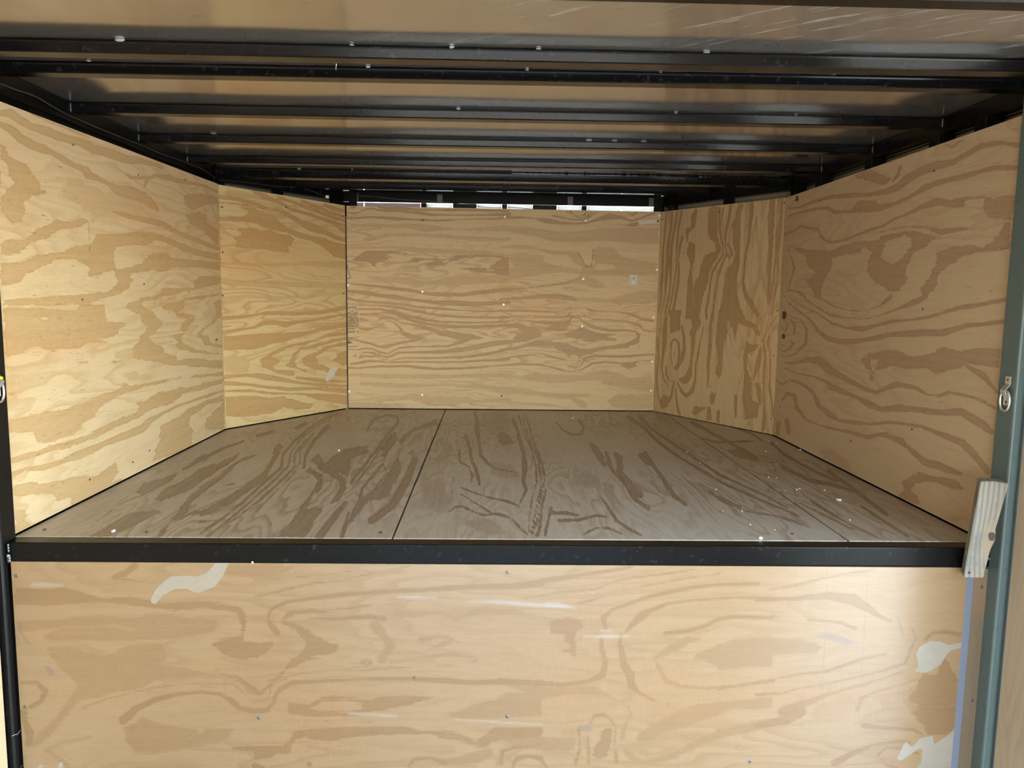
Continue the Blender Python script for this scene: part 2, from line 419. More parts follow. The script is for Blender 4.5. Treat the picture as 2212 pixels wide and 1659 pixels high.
# ------------------------------------------------------------------ figure of each plywood sheet
# Growth-ring bands drawn sheet by sheet: b/B lines of (x, y, half width), p/P outlines; capitals are the softer bands.
# l = pale islet, s/S = grey stain, k = knot hole, f/F = wood filler, c = chalky scrape.  (x0, y0, scale) place each set on its sheet.
FIG = {}
FIG['left'] = [(0, 200, 4.424, """
b 0,195,30 100,190,42 200,270,42 300,330,40 450,370,45 600,430,40 780,480,42 900,540,45 1050,580,45 1200,635,45 1350,655,30 1480,690,20 1550,720,20
b 300,200,14 500,290,12 700,370,12 850,430,10
b 0,300,25 100,350,40 200,440,42 300,500,48 420,540,46 500,570,25 620,650,32 720,700,25 820,740,40 850,790,40 950,830,25 1050,880,25 1120,930,45 1250,960,60 1350,990,50 1450,1060,40 1500,1120,20
b 1380,900,14 1410,830,20 1490,790,18 1600,810,28 1700,840,22 1800,860,16 1950,890,14 2080,945,12
b 1210,780,10 1250,810,15 1330,815,15 1400,810,18
p 0,480 60,520 80,600 180,660 280,720 330,800 390,860 370,930 440,960 380,990 300,1000 230,1050 240,1150 200,1230 120,1260 60,1200 0,1150
l 0,620 60,680 90,780 150,860 140,890 60,920 40,970 0,980
P 580,960 650,820 760,800 830,870 900,900 1000,950 1100,940 1250,960 1400,1000 1500,1110 1450,1130 1350,1080 1340,1180 1200,1180 1100,1150 950,1200 880,1260 850,1230 870,1150 800,1130 760,1080 650,1020
p 0,1430 80,1400 250,1400 330,1320 450,1270 530,1210 680,1230 800,1190 850,1240 700,1300 560,1310 480,1380 290,1430 250,1490 170,1540 60,1560 0,1555
b 1080,1140,14 1230,1180,25 1350,1210,25 1450,1230,30 1560,1260,30 1680,1330,25 1800,1380,22 1950,1440,20 2090,1490,18
p 1770,970 1900,960 2080,1000 2080,1060 1950,1080 1900,1110 1840,1140 1780,1080 1760,1020
p 1770,1160 1900,1140 1970,1170 1980,1240 2080,1310 2090,1480 2040,1420 1950,1330 1850,1280 1800,1230
s 848,1240,5 855,1440,4 858,1520,9
k 700,500,7
k 1323,785,6
k 1773,835,5
"""), (0, 500, 4.424, """
p 0,300 200,290 380,225 600,190 700,140 860,120 940,20 1100,30 1300,0 1480,5 1560,40 1750,120 1950,190 2095,215 2095,275 1900,230 1750,190 1600,110 1480,80 1430,130 1180,130 1100,155 1090,280 1110,370 850,440 850,350 720,270 560,270 400,340 250,400 210,480 60,520 0,530
p 1080,380 1200,340 1350,310 1450,200 1620,210 1650,250 2100,290 2100,370 1900,340 1650,350 1560,385 1450,375 1250,400 1230,440 1270,460 1220,540 1150,600 1000,640 850,690 700,690 400,720 100,720 30,700 30,650 300,640 600,610 1000,580 1120,520 1120,460
p 30,720 300,740 560,740 740,770 760,700 1000,700 1020,820 1000,860 1190,870 1200,900 1140,940 1130,980 1050,1000 960,1050 830,1070 760,1110 450,1130 340,1100 240,1140 160,1180 60,1220 40,1100
l 380,830 440,825 465,838 410,845
p 1190,715 1300,650 1420,620 1540,600 1540,540 1680,540 1850,530 1850,490 1900,430 2105,420 2105,500 1900,545 1700,590 1560,620 1420,670 1350,700 1470,770 1460,800 1560,870 1500,960 1420,1010 1470,1060 1560,1110 1560,1160 1690,1190 1700,1230 1870,1210 2125,1240 2125,1310 1900,1290 1600,1275 1420,1230 1280,1210 1270,1100 1330,1050 1330,1010 1400,950 1400,900 1340,850 1340,800 1230,760
p 1540,655 1560,690 1700,670 1800,625 1960,610 2100,585 2105,600 1950,640 1760,660 1780,700 1740,740 1700,780 1850,800 1880,830 1800,890 1790,970 1720,1010 1770,1080 1900,1140 2125,1160 2125,1180 1900,1160 1720,1130 1670,1090 1700,1060 1650,1000 1780,960 1720,940 1740,880 1780,840 1690,810 1680,770 1560,760 1530,700
p 2030,690 2100,650 2115,700 2115,820 2060,850 2040,890 1950,940 1920,975 1990,1020 2010,1070 2120,1080 2120,1110 1950,1080 1930,1030 1870,985 1930,920 2020,870 2060,800 2060,720
p 1040,1265 1080,1230 1170,1240 1100,1270
p 740,1250 830,1240 840,1255 745,1270
P 340,1280 450,1270 450,1300 330,1320
P 1160,1380 1450,1350 1440,1430 1300,1420 1250,1420
s 2065,1040,16
k 2072,1032,9
k 788,650,7
k 1377,505,6
k 1805,576,6
"""), (0, 800, 4.424, """
p 80,460 230,440 400,410 600,370 750,330 880,300 900,250 1100,210 1180,125 1250,140 1450,110 1600,80 1850,50 2130,15 2130,60 1900,65 1650,90 1500,130 1300,190 1180,230 1050,290 950,350 900,440 830,490 700,620 500,690 360,700 330,610 90,600
p 1280,310 1400,280 1500,215 1680,180 1715,150 1780,170 1950,120 2130,85 2130,130 1950,180 1750,220 1680,290 1580,340 1420,390 1320,450 1150,530 900,650 700,720 400,810 105,890 105,850 300,780 600,700 900,580 1100,480 1300,410 1340,350
b 2130,195,12 1900,270,14 1700,340,14 1560,410,14 1440,480,30 1350,560,38 1150,640,36 1000,700,25 850,770,42 700,830,42 600,870,22 400,930,30 250,945,20 115,1000,30
p 2130,235 2130,290 1980,330 1880,400 1810,450 1810,520 1850,580 1830,620 1840,720 1700,790 1580,830 1460,870 1480,780 1520,670 1540,520 1620,480 1750,420 1800,370 1950,300
p 2140,300 2145,560 1960,570 1970,460 2060,380
p 120,1090 280,1060 450,1080 700,1020 930,1000 1100,880 1130,960 1080,1060 1200,1010 1100,1100 950,1180 750,1280 690,1290 670,1220 550,1240 500,1170 300,1190 140,1200
p 140,1320 240,1330 250,1440 310,1480 150,1580
p 75,210 170,195 150,235 80,250
k 858,1045,8
k 1271,878,7
k 1430,765,7
k 2126,290,5
""")]
FIG['front_left'] = [(460, 390, 6.143, """
b 70,210,25 300,240,28 500,290,22 650,340,14 850,390,12 1000,440,14 1150,520,16
b 80,290,12 300,310,12 500,340,12 680,375,12 850,410,12 1000,475,16 1150,550,30 1280,610,60 1400,650,50 1500,690,30 1620,750,28 1750,790,28
p 280,330 400,340 560,370 680,420 830,490 900,550 1000,630 1150,680 1300,740 1450,760 1600,810 1755,850 1760,1030 1600,1010 1500,920 1420,860 1300,800 1150,770 1000,690 850,660 740,640 620,600 560,560 400,540 80,540 80,480 300,480 420,470 480,420 380,370
p 80,600 300,640 560,620 640,670 760,660 850,700 1000,710 1090,780 1050,840 1000,880 1010,960 850,950 700,920 560,900 430,900 350,880 280,880 320,800 270,760 400,700 350,670 220,640 80,620
b 560,150,34 750,240,30 900,300,26 1020,370,18 1200,430,22 1400,490,22 1600,560,28 1750,640,56
b 870,230,22 1050,280,18 1200,340,24 1400,420,22 1600,490,20 1750,540,16
b 1180,270,22 1350,340,24 1550,420,20 1750,480,16
b 1480,320,18 1600,370,32 1750,410,22
B 200,160,45 450,200,45
B 110,1100,15 600,1120,25 1300,1100,30 1750,1130,60
B 120,1330,40 600,1360,30 1100,1380,40 1750,1400,40
B 110,1560,20 500,1545,15 800,1560,30 1200,1540,18 1770,1490,20
B 200,1420,14 290,1420,22
k 97,352,8
k 975,357,8
k 130,1528,8
k 1740,1490,7
"""), (460, 640, 5.53, """
b 120,265,26 300,250,18 550,215,13 650,200,22 800,200,26 1000,210,22 1300,190,24 1450,160,26 1595,130,26
b 120,430,26 300,400,16 500,370,16 600,320,28 750,310,28 870,340,36 1000,310,18 1200,285,18 1400,250,14 1595,215,12
p 130,480 400,460 700,440 900,430 1100,420 1300,370 1595,320 1600,370 1400,400 1200,440 1000,500 850,540 720,560 640,600 500,630 350,640 130,640
p 555,750 650,700 750,640 900,580 1100,540 1270,500 1300,470 1600,420 1600,460 1350,500 1100,580 1000,590 900,620 800,670 700,720 800,760 800,800 700,830 760,870 970,890 970,950 850,950 700,900 620,850 580,840 570,780
p 870,830 930,760 940,700 1040,620 1200,580 1400,520 1600,490 1600,510 1400,560 1200,620 1050,650 1000,700 980,780 1000,840 1100,880 1200,900 1100,905 1000,860 920,850
p 1065,740 1130,700 1250,660 1330,600 1600,540 1600,590 1400,620 1280,690 1230,730 1260,810 1380,850 1600,880 1600,960 1480,950 1350,900 1200,870 1090,830 1070,790
p 1410,770 1500,720 1460,700 1600,640 1600,830 1500,800
P 130,760 250,700 400,730 440,820 420,900 300,930 140,900
b 140,960,26 400,940,18 600,960,36 800,990,30 1000,1030,18 1300,1060,18 1600,1070,14
b 150,1040,26 400,1050,18 600,1080,18 900,1110,22 1200,1100,18 1600,1130,30
b 150,1130,13 450,1130,18 700,1160,13 900,1165,8 1100,1170,13 1250,1200,36 1600,1240,55
p 150,1200 400,1190 700,1210 850,1200 1000,1250 1200,1290 1150,1350 950,1350 850,1330 700,1400 500,1440 160,1430
b 1000,970,18 1300,1010,22 1600,1020,10
F 1390,880 1420,850 1500,840 1470,900 1430,960 1370,1020 1340,1000
k 1275,1390,8
k 1330,1388,6
k 1410,1376,5
k 912,76,6
""")]
FIG['front'] = [(740, 440, 6.144, """
b 60,120,11 150,130,13 230,110,11 300,75,10 400,65,13 480,90,13 700,90,20 1000,120,22 1200,150,13 1600,150,10 1900,150,12 2212,140,26
b 60,190,18 200,190,18 350,175,13 500,185,18 700,200,22 1000,215,13 1300,220,10 1700,205,10 2000,200,12 2212,185,18
b 110,50,14 160,50,14
b 480,45,11 600,55,10 800,55,13 1100,85,10 1500,85,13 2212,95,15
P 100,270 600,270 1000,260 1500,330 1900,310 2212,290 2212,370 1950,370 1500,340 1100,380 900,330 400,310 100,300
B 60,370,10 500,330,10
B 300,470,25 600,420,25 900,410,20 1300,430,30 1700,460,30 2212,470,20
B 60,560,25 300,580,20 700,570,20 1000,620,40 1500,640,30 1900,660,35 2212,700,30
p 100,760 200,700 330,610 600,630 700,640 850,660 960,720 1060,730 1400,730 1500,690 1900,680 2212,720 2212,960 1900,920 1550,940 1400,950 1260,990 1180,990 1100,1010 950,980 850,960 700,880 500,870 400,830 370,780
l 420,800 600,740 560,690 650,650 780,650 960,720 880,760 800,780 1000,780 1080,740 1430,740 1400,775 1550,740 1750,710 2000,700 2100,740 1960,820 1950,860 2020,880 1900,910 1750,930 1550,940 1400,950 1250,1000 1150,1000 1020,1010 900,970 750,900 500,870
d 1095,800 1160,770 1300,760 1370,785 1270,820 1110,830
d 1520,855 1750,850 1900,860 1920,890 1800,920 1680,890
P 300,960 600,970 900,980 1050,1020 1150,1010 1250,1010 1400,960 1700,960 2212,940 2212,1060 1900,1060 1600,1080 1450,1120 1250,1080 1000,1090 700,1050 400,1030
b 110,1060,11 400,1090,16 700,1130,22 900,1150,22 1100,1190,22 1300,1205,25 1600,1210,25 1800,1180,28 2212,1140,28
b 80,1160,18 300,1180,26 500,1220,26 700,1240,32 900,1270,18 1200,1310,20 1500,1320,36 1650,1330,32 1850,1330,28 2212,1310,22
b 70,1250,18 200,1290,16 500,1310,12 800,1335,13 1000,1370,13 1300,1395,15 1500,1410,12 1800,1430,13 2212,1425,13
b 180,1340,8 500,1355,10 700,1370,13 850,1400,15 1000,1430,18 1150,1460,18 1400,1490,13 1800,1510,13 2212,1515,10
b 200,1400,13 500,1400,13 700,1440,18 900,1500,26 1100,1540,18 1300,1570,13 1800,1580,12 2212,1565,10
k 165,155,7
k 120,180,5
k 495,318,7
k 1010,1478,6
"""), (740, 640, 6.144, """
b 240,300,14 350,335,8 450,330,8 550,280,10 650,285,10 750,340,10 900,375,12 1050,400,22 1180,440,22 1300,490,32 1450,510,42 1600,540,45 1750,545,26 1850,550,8
b 230,240,13 450,230,12 550,215,10 700,230,16 850,300,20 1000,345,15 1200,380,15 1400,400,22 1700,405,18 2212,385,18
b 220,430,10 330,440,22 450,410,8 600,325,7 680,345,10 760,420,14 800,490,28 900,530,32 1000,550,22 1130,548,4
b 100,560,18 250,600,16 380,630,13 480,670,16 580,670,28 680,640,13 800,610,18 950,590,13 1050,560,10
b 1700,570,13 1550,620,18 1400,660,13 1200,665,12 900,670,10 750,690,12 680,720,10 600,765,8 500,740,12 400,700,10 300,690,13 200,710,10 80,700,8
b 2212,600,22 2000,630,36 1800,670,32 1600,710,32 1300,740,26 1000,745,15 750,745,12 680,780,16 600,810,18 520,790,13 400,750,13 280,745,8 220,800,6
b 2212,700,14 1900,770,18 1600,810,15 1200,820,13 800,820,10 650,850,8 550,840,8 450,800,8 300,790,13 220,820,10
b 2212,840,12 1900,850,13 1600,870,13 1300,875,13 900,870,12 600,880,12 480,860,15 350,860,12 250,880,18 100,900,10
b 2212,910,10 1700,950,15 1200,965,15 900,930,18 500,930,13 200,955,13 80,950,13
B 100,1040,20 600,1060,30 1100,1070,30 1600,1060,25 2212,1040,40
B 250,1160,20 800,1190,30 1300,1170,20 1800,1190,25 2212,1260,60
B 600,1360,20 900,1330,40 1300,1380,40 1800,1390,25 2212,1380,30
B 100,1440,40 400,1450,40 900,1480,15
S 120,800 190,755 190,815
s 1880,1295,4 1910,1355,4
"""), (1080, 440, 6.144, """
b 0,190,18 300,180,14 480,200,10 600,225,36 800,255,22 1000,265,13 1150,255,15 1300,210,22 1450,170,42 1600,180,22 1750,230,13 1900,180,13 2060,120,12
p 1680,290 1740,250 1850,240 1850,280 1780,300
b 700,160,12 850,190,12 980,215,10 1100,215,12 1200,170,12 1280,110,10
b 880,100,8 950,170,6 1050,190,8 1150,170,10 1230,110,8
b 930,100,13 980,150,10 1050,165,6 1120,150,12 1150,105,13
b 1700,110,10 1770,155,12 1810,110,10
P 0,300 400,310 700,360 1000,370 1400,320 1800,310 2110,330 2110,540 1900,545 1700,520 1400,490 1200,500 1000,510 800,510 650,490 400,420 150,380 0,350
P 0,560 200,545 400,560 700,620 900,630 1040,640 1060,690 1130,790 1180,850 1260,800 1230,700 1240,600 1300,575 1450,575 1560,620 1600,700 1800,740 2100,790 2090,960 1700,960 1300,950 1130,960 1040,950 1060,880 1110,840 1010,800 960,760 900,690 700,680 550,630 200,600 0,590
L 1250,830 1320,800 1500,820 1530,850 1400,870 1280,870
b 1040,650,12 1090,740,10 1150,840,8 1210,830,10 1230,740,8 1240,600,10
P 60,680 300,650 600,690 580,770 800,840 1040,860 1040,930 800,900 500,960 200,1000 0,1030 0,900 200,830 80,740
B 0,1130,20 300,1120,20 600,1085,18 800,1060,20 950,1030,30 1130,1020,50 1250,1060,60 1350,1090,40
b 0,1140,8 300,1130,8 600,1090,8 800,1070,8 950,1030,8 1080,970,8
B 850,1120,20 1000,1140,25 1200,1150,10
B 0,1180,16 300,1170,14
b 0,1270,12 300,1250,18 600,1230,30 800,1235,36 1000,1270,22
B 1000,1270,30 1250,1270,35 1500,1290,30 1700,1260,60 1900,1220,60 2070,1220,60
b 0,1420,13 300,1420,16 550,1430,13 740,1440,10 850,1410,10 950,1380,10 1110,1370,7 1190,1410,15 1300,1430,10 1600,1440,10 1750,1470,18 1880,1530,16 2040,1560,13
b 0,1500,10 400,1495,8 650,1505,12 800,1510,13 900,1490,12 1000,1490,8 1150,1500,10 1250,1535,12 1450,1540,10 1700,1570,13 1850,1610,16 1900,1680,12 2050,1700,10
b 900,1490,8 910,1455,8 1000,1440,6 1100,1450,8 1125,1480,8
b 0,1555,8 300,1545,8 500,1570,15 700,1590,26 850,1600,36 920,1560,18 950,1510,10 1050,1520,10 1120,1580,15 1250,1640,26 1450,1680,18 1700,1680,12 1800,1700,12 1840,1740,18 1830,1800,22 1700,1870,26 1500,1910,22 1300,1930,15
F 1840,220 2090,210 2090,250 1990,265 1850,280
"""), (1080, 640, 6.144, """
p 0,370 200,360 330,380 350,400 480,410 530,440 510,470 580,530 480,560 350,600 150,620 0,630 0,600 180,570 200,530 290,460 200,410 0,400
p 590,450 680,380 830,370 910,340 930,380 850,470 700,460
p 850,505 930,470 1010,440 1070,400 1150,430 1300,480 1530,500 1530,520 1380,540 1540,570 1550,590 1330,590 1250,605 1120,600 1080,570 910,550
b 0,720,22 200,690,22 350,650,22 500,620,36 700,630,28
p 700,610 900,620 1060,690 1180,700 1350,670 1700,620 1840,560 1850,620 1700,680 1300,720 1230,750 1090,790 1050,830 930,830 880,780 840,740 740,700
l 935,780 990,770 1040,800 1030,830 980,835 940,820
b 0,830,8 200,800,12 400,775,10 560,760,10 700,810,13 850,840,8 930,850,5
b 0,920,10 300,900,13 550,910,13 720,950,10 820,980,13 950,1000,10 1060,990,10 1140,940,13 1230,890,15 1400,870,15 1600,890,12 1750,890,13 1880,850,8 2040,860,6
b 880,870,8 910,930,10 1000,950,8 1070,920,10 1110,860,10 1250,830,8
b 950,860,8 980,905,8 1040,890,10 1055,840,8
b 1100,830,13 1250,790,16 1500,800,18 1700,795,15 2040,770,12
p 1600,915 1690,960 1750,960 1815,920 1800,890 1700,890
P 0,1040 300,1060 450,1000 700,1040 1100,1050 1150,1010 1400,970 1600,1030 1700,1080 2030,1050 2030,1280 1800,1240 1500,1200 1350,1170 1350,1110 1200,1120 700,1150 500,1140 350,1110 200,1080 0,1080
P 0,1190 300,1220 600,1280 1000,1290 1300,1300 1180,1330 1000,1340 1150,1420 1160,1500 1060,1480 950,1370 700,1340 300,1310 0,1280
P 1420,1400 1550,1300 1900,1320 2030,1330 2030,1490 1700,1510 1500,1470
B 0,1390,14 300,1420,14 600,1440,14 900,1480,12
""")]
FIG['front_right'] = [(1400, 410, 5.925, """
b 235,290,10 220,450,10 205,650,12 190,850,13 175,1150,18 160,1400,8 130,1600,6
b 310,280,12 290,500,15 255,700,20 245,950,22 230,1150,18 215,1350,8 160,1600,8
b 370,280,12 340,500,13 300,700,16 290,950,13 290,1150,13 270,1350,12 220,1600,8
b 430,270,12 395,470,12 365,720,12 365,950,12 340,1150,12 310,1350,10 260,1600,12
p 550,330 610,240 640,250 590,480 520,560 510,660 600,690 610,760 590,860 570,1000 570,1180 580,1659 480,1659 500,1350 510,1150 540,1000 530,900 490,800 520,700 490,650 480,510 540,470
b 440,600,16 410,720,16 390,900,8 395,1050,13 380,1200,18 350,1400,18 310,1600,13
p 770,250 830,210 880,220 890,420 900,650 930,760 900,850 830,960 790,1050 760,1200 700,1350 680,1500 640,1659 600,1659 580,1250 640,1100 680,950 750,830 860,780 850,680 780,600 760,450
b 910,230,18 910,420,16 930,600,12 960,750,10 960,830,12 900,920,13 850,1000,16 810,1100,12 790,1250,13 770,1400,13 740,1550,15 750,1659,15
b 960,230,14 930,450,6
b 1060,200,20 1030,400,20 990,560,18 985,700,13 1000,820,13 970,900,13 930,1000,16 890,1120,13 860,1300,12 840,1480,12 830,1650,12
b 1020,700,13 1060,760,15 1070,830,12 1030,870,10 1005,800,8
p 1150,180 1220,170 1210,250 1180,340 1180,620 1170,950 1140,1100 1140,1300 1160,1450 1200,1560 1240,1659 900,1659 930,1500 960,1350 980,1150 1000,1000 1080,950 1120,820 1080,680 1090,560 1080,450 1120,330
b 1330,150,20 1325,300,20 1300,480,24 1290,650,20 1255,800,16 1235,1000,15 1215,1200,20 1250,1350,28 1330,1480,36 1400,1600,28
p 1555,130 1620,120 1620,300 1600,650 1580,900 1570,1200 1560,1400 1540,1500 1520,1400 1520,900 1530,600 1540,300
b 1670,120,13 1650,400,10 1640,650,12 1630,900,10 1600,1200,12 1570,1450,8 1540,1600,8
b 1710,110,22 1700,350,22 1680,600,22 1660,850,12 1660,1000,10 1640,1250,13 1600,1450,10 1580,1600,8
k 915,285,7
k 845,1480,8
k 455,810,8
k 188,375,6
"""), (1400, 670, 5.925, """
b 230,100,18 215,220,26 210,400,28 190,600,15 175,750,10 195,870,12 255,980,8
p 270,0 430,0 410,100 410,250 340,270 290,300 270,200
b 290,450,8 310,390,12 350,370,13 390,420,13 400,550,12 380,680,10 330,760,6
b 295,450,8 290,600,8 320,740,6
b 340,500,6 330,620,5
b 430,200,12 460,350,18 460,500,18 420,650,28 370,750,13
b 230,720,13 230,830,15 270,900,10 320,900,8
p 430,200 520,300 560,200 530,0 620,0 680,180 600,300 590,500 560,700 560,850 500,940 430,930 370,880 470,850 530,720 550,500 540,340
b 700,220,8 680,350,10 640,560,15 610,700,13 600,900,13 560,1040,28 490,1100,22 430,1040,18 370,920,10
b 830,0,16 800,200,20 790,500,22 770,700,22 770,850,16 760,1000,6
p 870,250 900,0 1200,0 1260,120 1350,160 1440,280 1420,340 1330,240 1290,230 1160,170 1110,400 1080,230 1020,120 1010,280 990,380 960,550 940,800 900,880 870,800 890,600 860,420
p 1240,480 1260,350 1290,430 1350,450 1440,430 1370,500 1280,560 1260,700 1310,860 1330,950 1310,1080 1340,1150 1420,1200 1400,1380 1240,1400 1210,1100 1230,800 1210,600
b 1440,480,13 1420,600,28 1400,720,36 1370,820,18 1350,900,8
b 1390,950,28 1420,1050,28 1430,1200,18
b 1640,80,8 1540,230,8 1490,320,10 1480,450,10 1500,600,12 1480,800,12 1480,1000,13 1490,1200,13 1490,1400,22 1470,1520,28
b 1450,100,8 1465,230,6 1460,400,6
b 1550,330,13 1530,420,12 1560,550,10 1560,800,10 1550,1000,10 1580,1150,12 1600,1350,18
b 120,350,8 130,600,8 110,900,10 120,1050,10 160,1200,12
p 140,1150 220,1080 280,1130 250,1250 170,1260
b 330,920,12 300,1080,18 270,1180,13
b 350,1000,10 370,1200,15 400,1330,18
p 790,1080 820,1040 860,1070 850,1180 830,1230 790,1170
p 560,1300 600,1230 680,1240 780,1240 700,1280 620,1340 580,1340
b 780,1250,18 780,1380,36
b 900,1300,22 890,1420,22
b 1120,1100,20 1120,1250,20 1120,1370,10
k 797,978,9
k 912,1433,7
k 1580,1390,8
k 1455,395,7
""")]
FIG['right'] = [(1672, 240, 4.096, """
b 130,860,10 230,850,10 350,800,13 500,760,18 700,745,22 850,740,20 1000,710,26 1100,670,32 1180,600,36 1300,530,40 1450,480,40 1600,450,26 1720,370,26 1850,300,26 2000,280,22 2160,300,22
p 700,570 850,510 950,560 1040,600 980,655 880,645 800,610
b 1050,620,12 1100,560,13 1120,490,13
b 1510,285,12 1560,325,13 1620,290,13 1640,260,8
b 130,930,10 180,910,10 300,880,12 400,860,13 480,860,18 540,895,16 700,885,15 850,870,28 950,850,28 1070,820,16 1200,760,18 1350,670,26 1500,620,25 1650,590,25 1800,540,22 1950,500,26 2150,500,20
p 690,860 740,790 900,790 960,850 940,900 830,910 760,880
b 100,1090,13 170,1060,12 240,1020,12 320,1035,13 390,1050,12 410,1100,15 460,1150,13 520,1160,12 620,1140,12 750,1090,13 880,1040,13 980,1010,13 1060,960,12 1200,900,15 1300,850,22 1450,800,36 1600,830,32 1670,830,22
b 1600,790,18 1750,770,14 1860,760,14
p 1860,770 2140,740 2110,960 2050,970 1980,950 1900,950 1850,880
p 2050,980 2100,1000 2085,1210 1900,1240 1700,1270 1600,1330 1450,1450 1440,1540 1340,1659 1310,1659 1300,1550 1380,1480 1390,1400 1440,1360 1440,1250 1560,1200 1750,1190 1850,1220 1950,1130 1990,1080
b 950,1070,9 1080,1040,9 1200,1020,9 1350,1030,11 1480,1070,30 1600,1050,22 1710,1040,13
p 150,1180 300,1230 480,1240 600,1200 740,1150 900,1145 980,1100 1150,1070 1250,1060 1400,1100 1500,1110 1400,1150 1350,1200 1250,1250 1180,1350 1160,1450 1180,1500 1100,1590 1040,1600 930,1540 850,1470 820,1400 830,1320 870,1250 800,1200 760,1250 640,1260 520,1300 500,1400 450,1480 420,1580 410,1659 370,1650 280,1500 380,1430 300,1380 270,1270 180,1230
l 950,1260 1000,1150 1150,1090 1220,1130 1210,1210 1150,1270 1130,1320 1050,1370 1000,1340 940,1290
b 150,1280,8 180,1390,10 130,1560,6
b 120,1580,8 220,1600,12 280,1650,10
s 1900,1240,3 2080,1210,4
k 204,760,12
k 206,782,13
k 194,790,7
k 1415,530,8
k 404,790,6
k 130,1230,7
k 1135,1195,6
"""), (1660, 640, 4.096, """
b 180,10,6 300,90,8 450,160,10 560,240,13 700,280,13 830,290,28 950,260,15 1100,220,15 1300,205,13 1500,160,16 1700,100,20 1900,70,22 2090,30,22
b 330,30,8 420,90,10 550,170,12 700,190,8 850,200,8 1000,165,8 1150,110,10 1280,60,28 1400,0,18
b 430,0,8 560,80,10 700,125,8 850,130,6 980,90,10 1040,40,18 1080,0,22
b 180,60,8 280,140,10 380,220,12 440,310,15 520,370,22 620,400,28 750,400,26 900,380,20 1050,345,22 1300,325,32 1550,320,32 1750,260,22 1900,250,18 2080,220,18
b 200,180,8 290,210,8 340,300,12 330,420,13 240,510,8 150,540,6 90,510,6
b 170,200,6 230,240,12 230,330,10 160,345,5
b 130,210,5 170,250,8 150,320,5 115,270,5
b 190,390,6 220,420,13 180,470,8 130,490,6 100,460,5
p 820,560 870,510 1050,470 1150,480 1250,520 1320,530 1480,500 1490,460 1560,450 1700,480 1850,450 2050,460 2040,630 1950,620 1780,600 1500,690 1470,690 1400,640 1250,640 1100,620 950,660 920,690 870,640
l 890,590 920,555 970,570 960,630 920,660
b 905,705,16 915,735,20
b 1760,620,18 1900,700,32 1960,770,18 2020,850,13
b 150,590,8 250,590,12 350,560,22 450,570,36 520,630,42 620,700,28 740,760,22 850,820,20 950,850,15 1050,810,22 1150,780,28 1300,810,18 1400,870,13 1500,885,16 1600,850,13 1750,880,16 1900,930,16 2010,990,13
b 150,640,8 250,680,8 400,710,10 500,750,15 550,800,28 700,860,20 800,900,20 900,960,32 1000,1000,22 1150,990,36 1300,1000,26 1450,1020,26 1600,1030,28 1700,1020,36 1800,1080,36 1900,1140,36 1970,1200,28
b 60,740,8 130,780,8 180,740,6 260,755,12 330,800,16 400,860,15 450,980,22 550,1050,28 620,1100,13 750,1115,22 900,1130,12 1050,1115,15 1200,1130,15 1350,1150,15 1450,1190,18 1600,1250,28 1720,1300,36 1820,1400,32 1940,1550,28
b 120,920,10 160,860,13 230,880,18 250,990,18 330,1090,10 450,1140,8 600,1180,12 750,1210,16 870,1250,18 1000,1230,13 1150,1270,28 1250,1350,18 1380,1470,32 1500,1500,36 1600,1540,28 1700,1570,18
b 860,1230,8 1050,1210,8 1200,1270,10
b 90,1120,20 80,1220,16
b 160,1100,20 180,1200,20
P 430,1370 550,1350 700,1450 780,1590 650,1550 500,1440
s 1450,1310,2 1650,1365,3 1800,1405,4 1960,1460,4
k 139,148,17
k 140,165,21
k 138,186,17
k 133,345,14
k 134,360,16
k 1268,1175,6
k 730,1282,6
"""), (1660, 900, 4.096, """
p 1150,700 1200,640 1180,580 1330,500 1480,530 1650,560 1740,640 1700,660 1400,570 1290,590 1270,650 1320,700 1330,780 1250,770
""")]
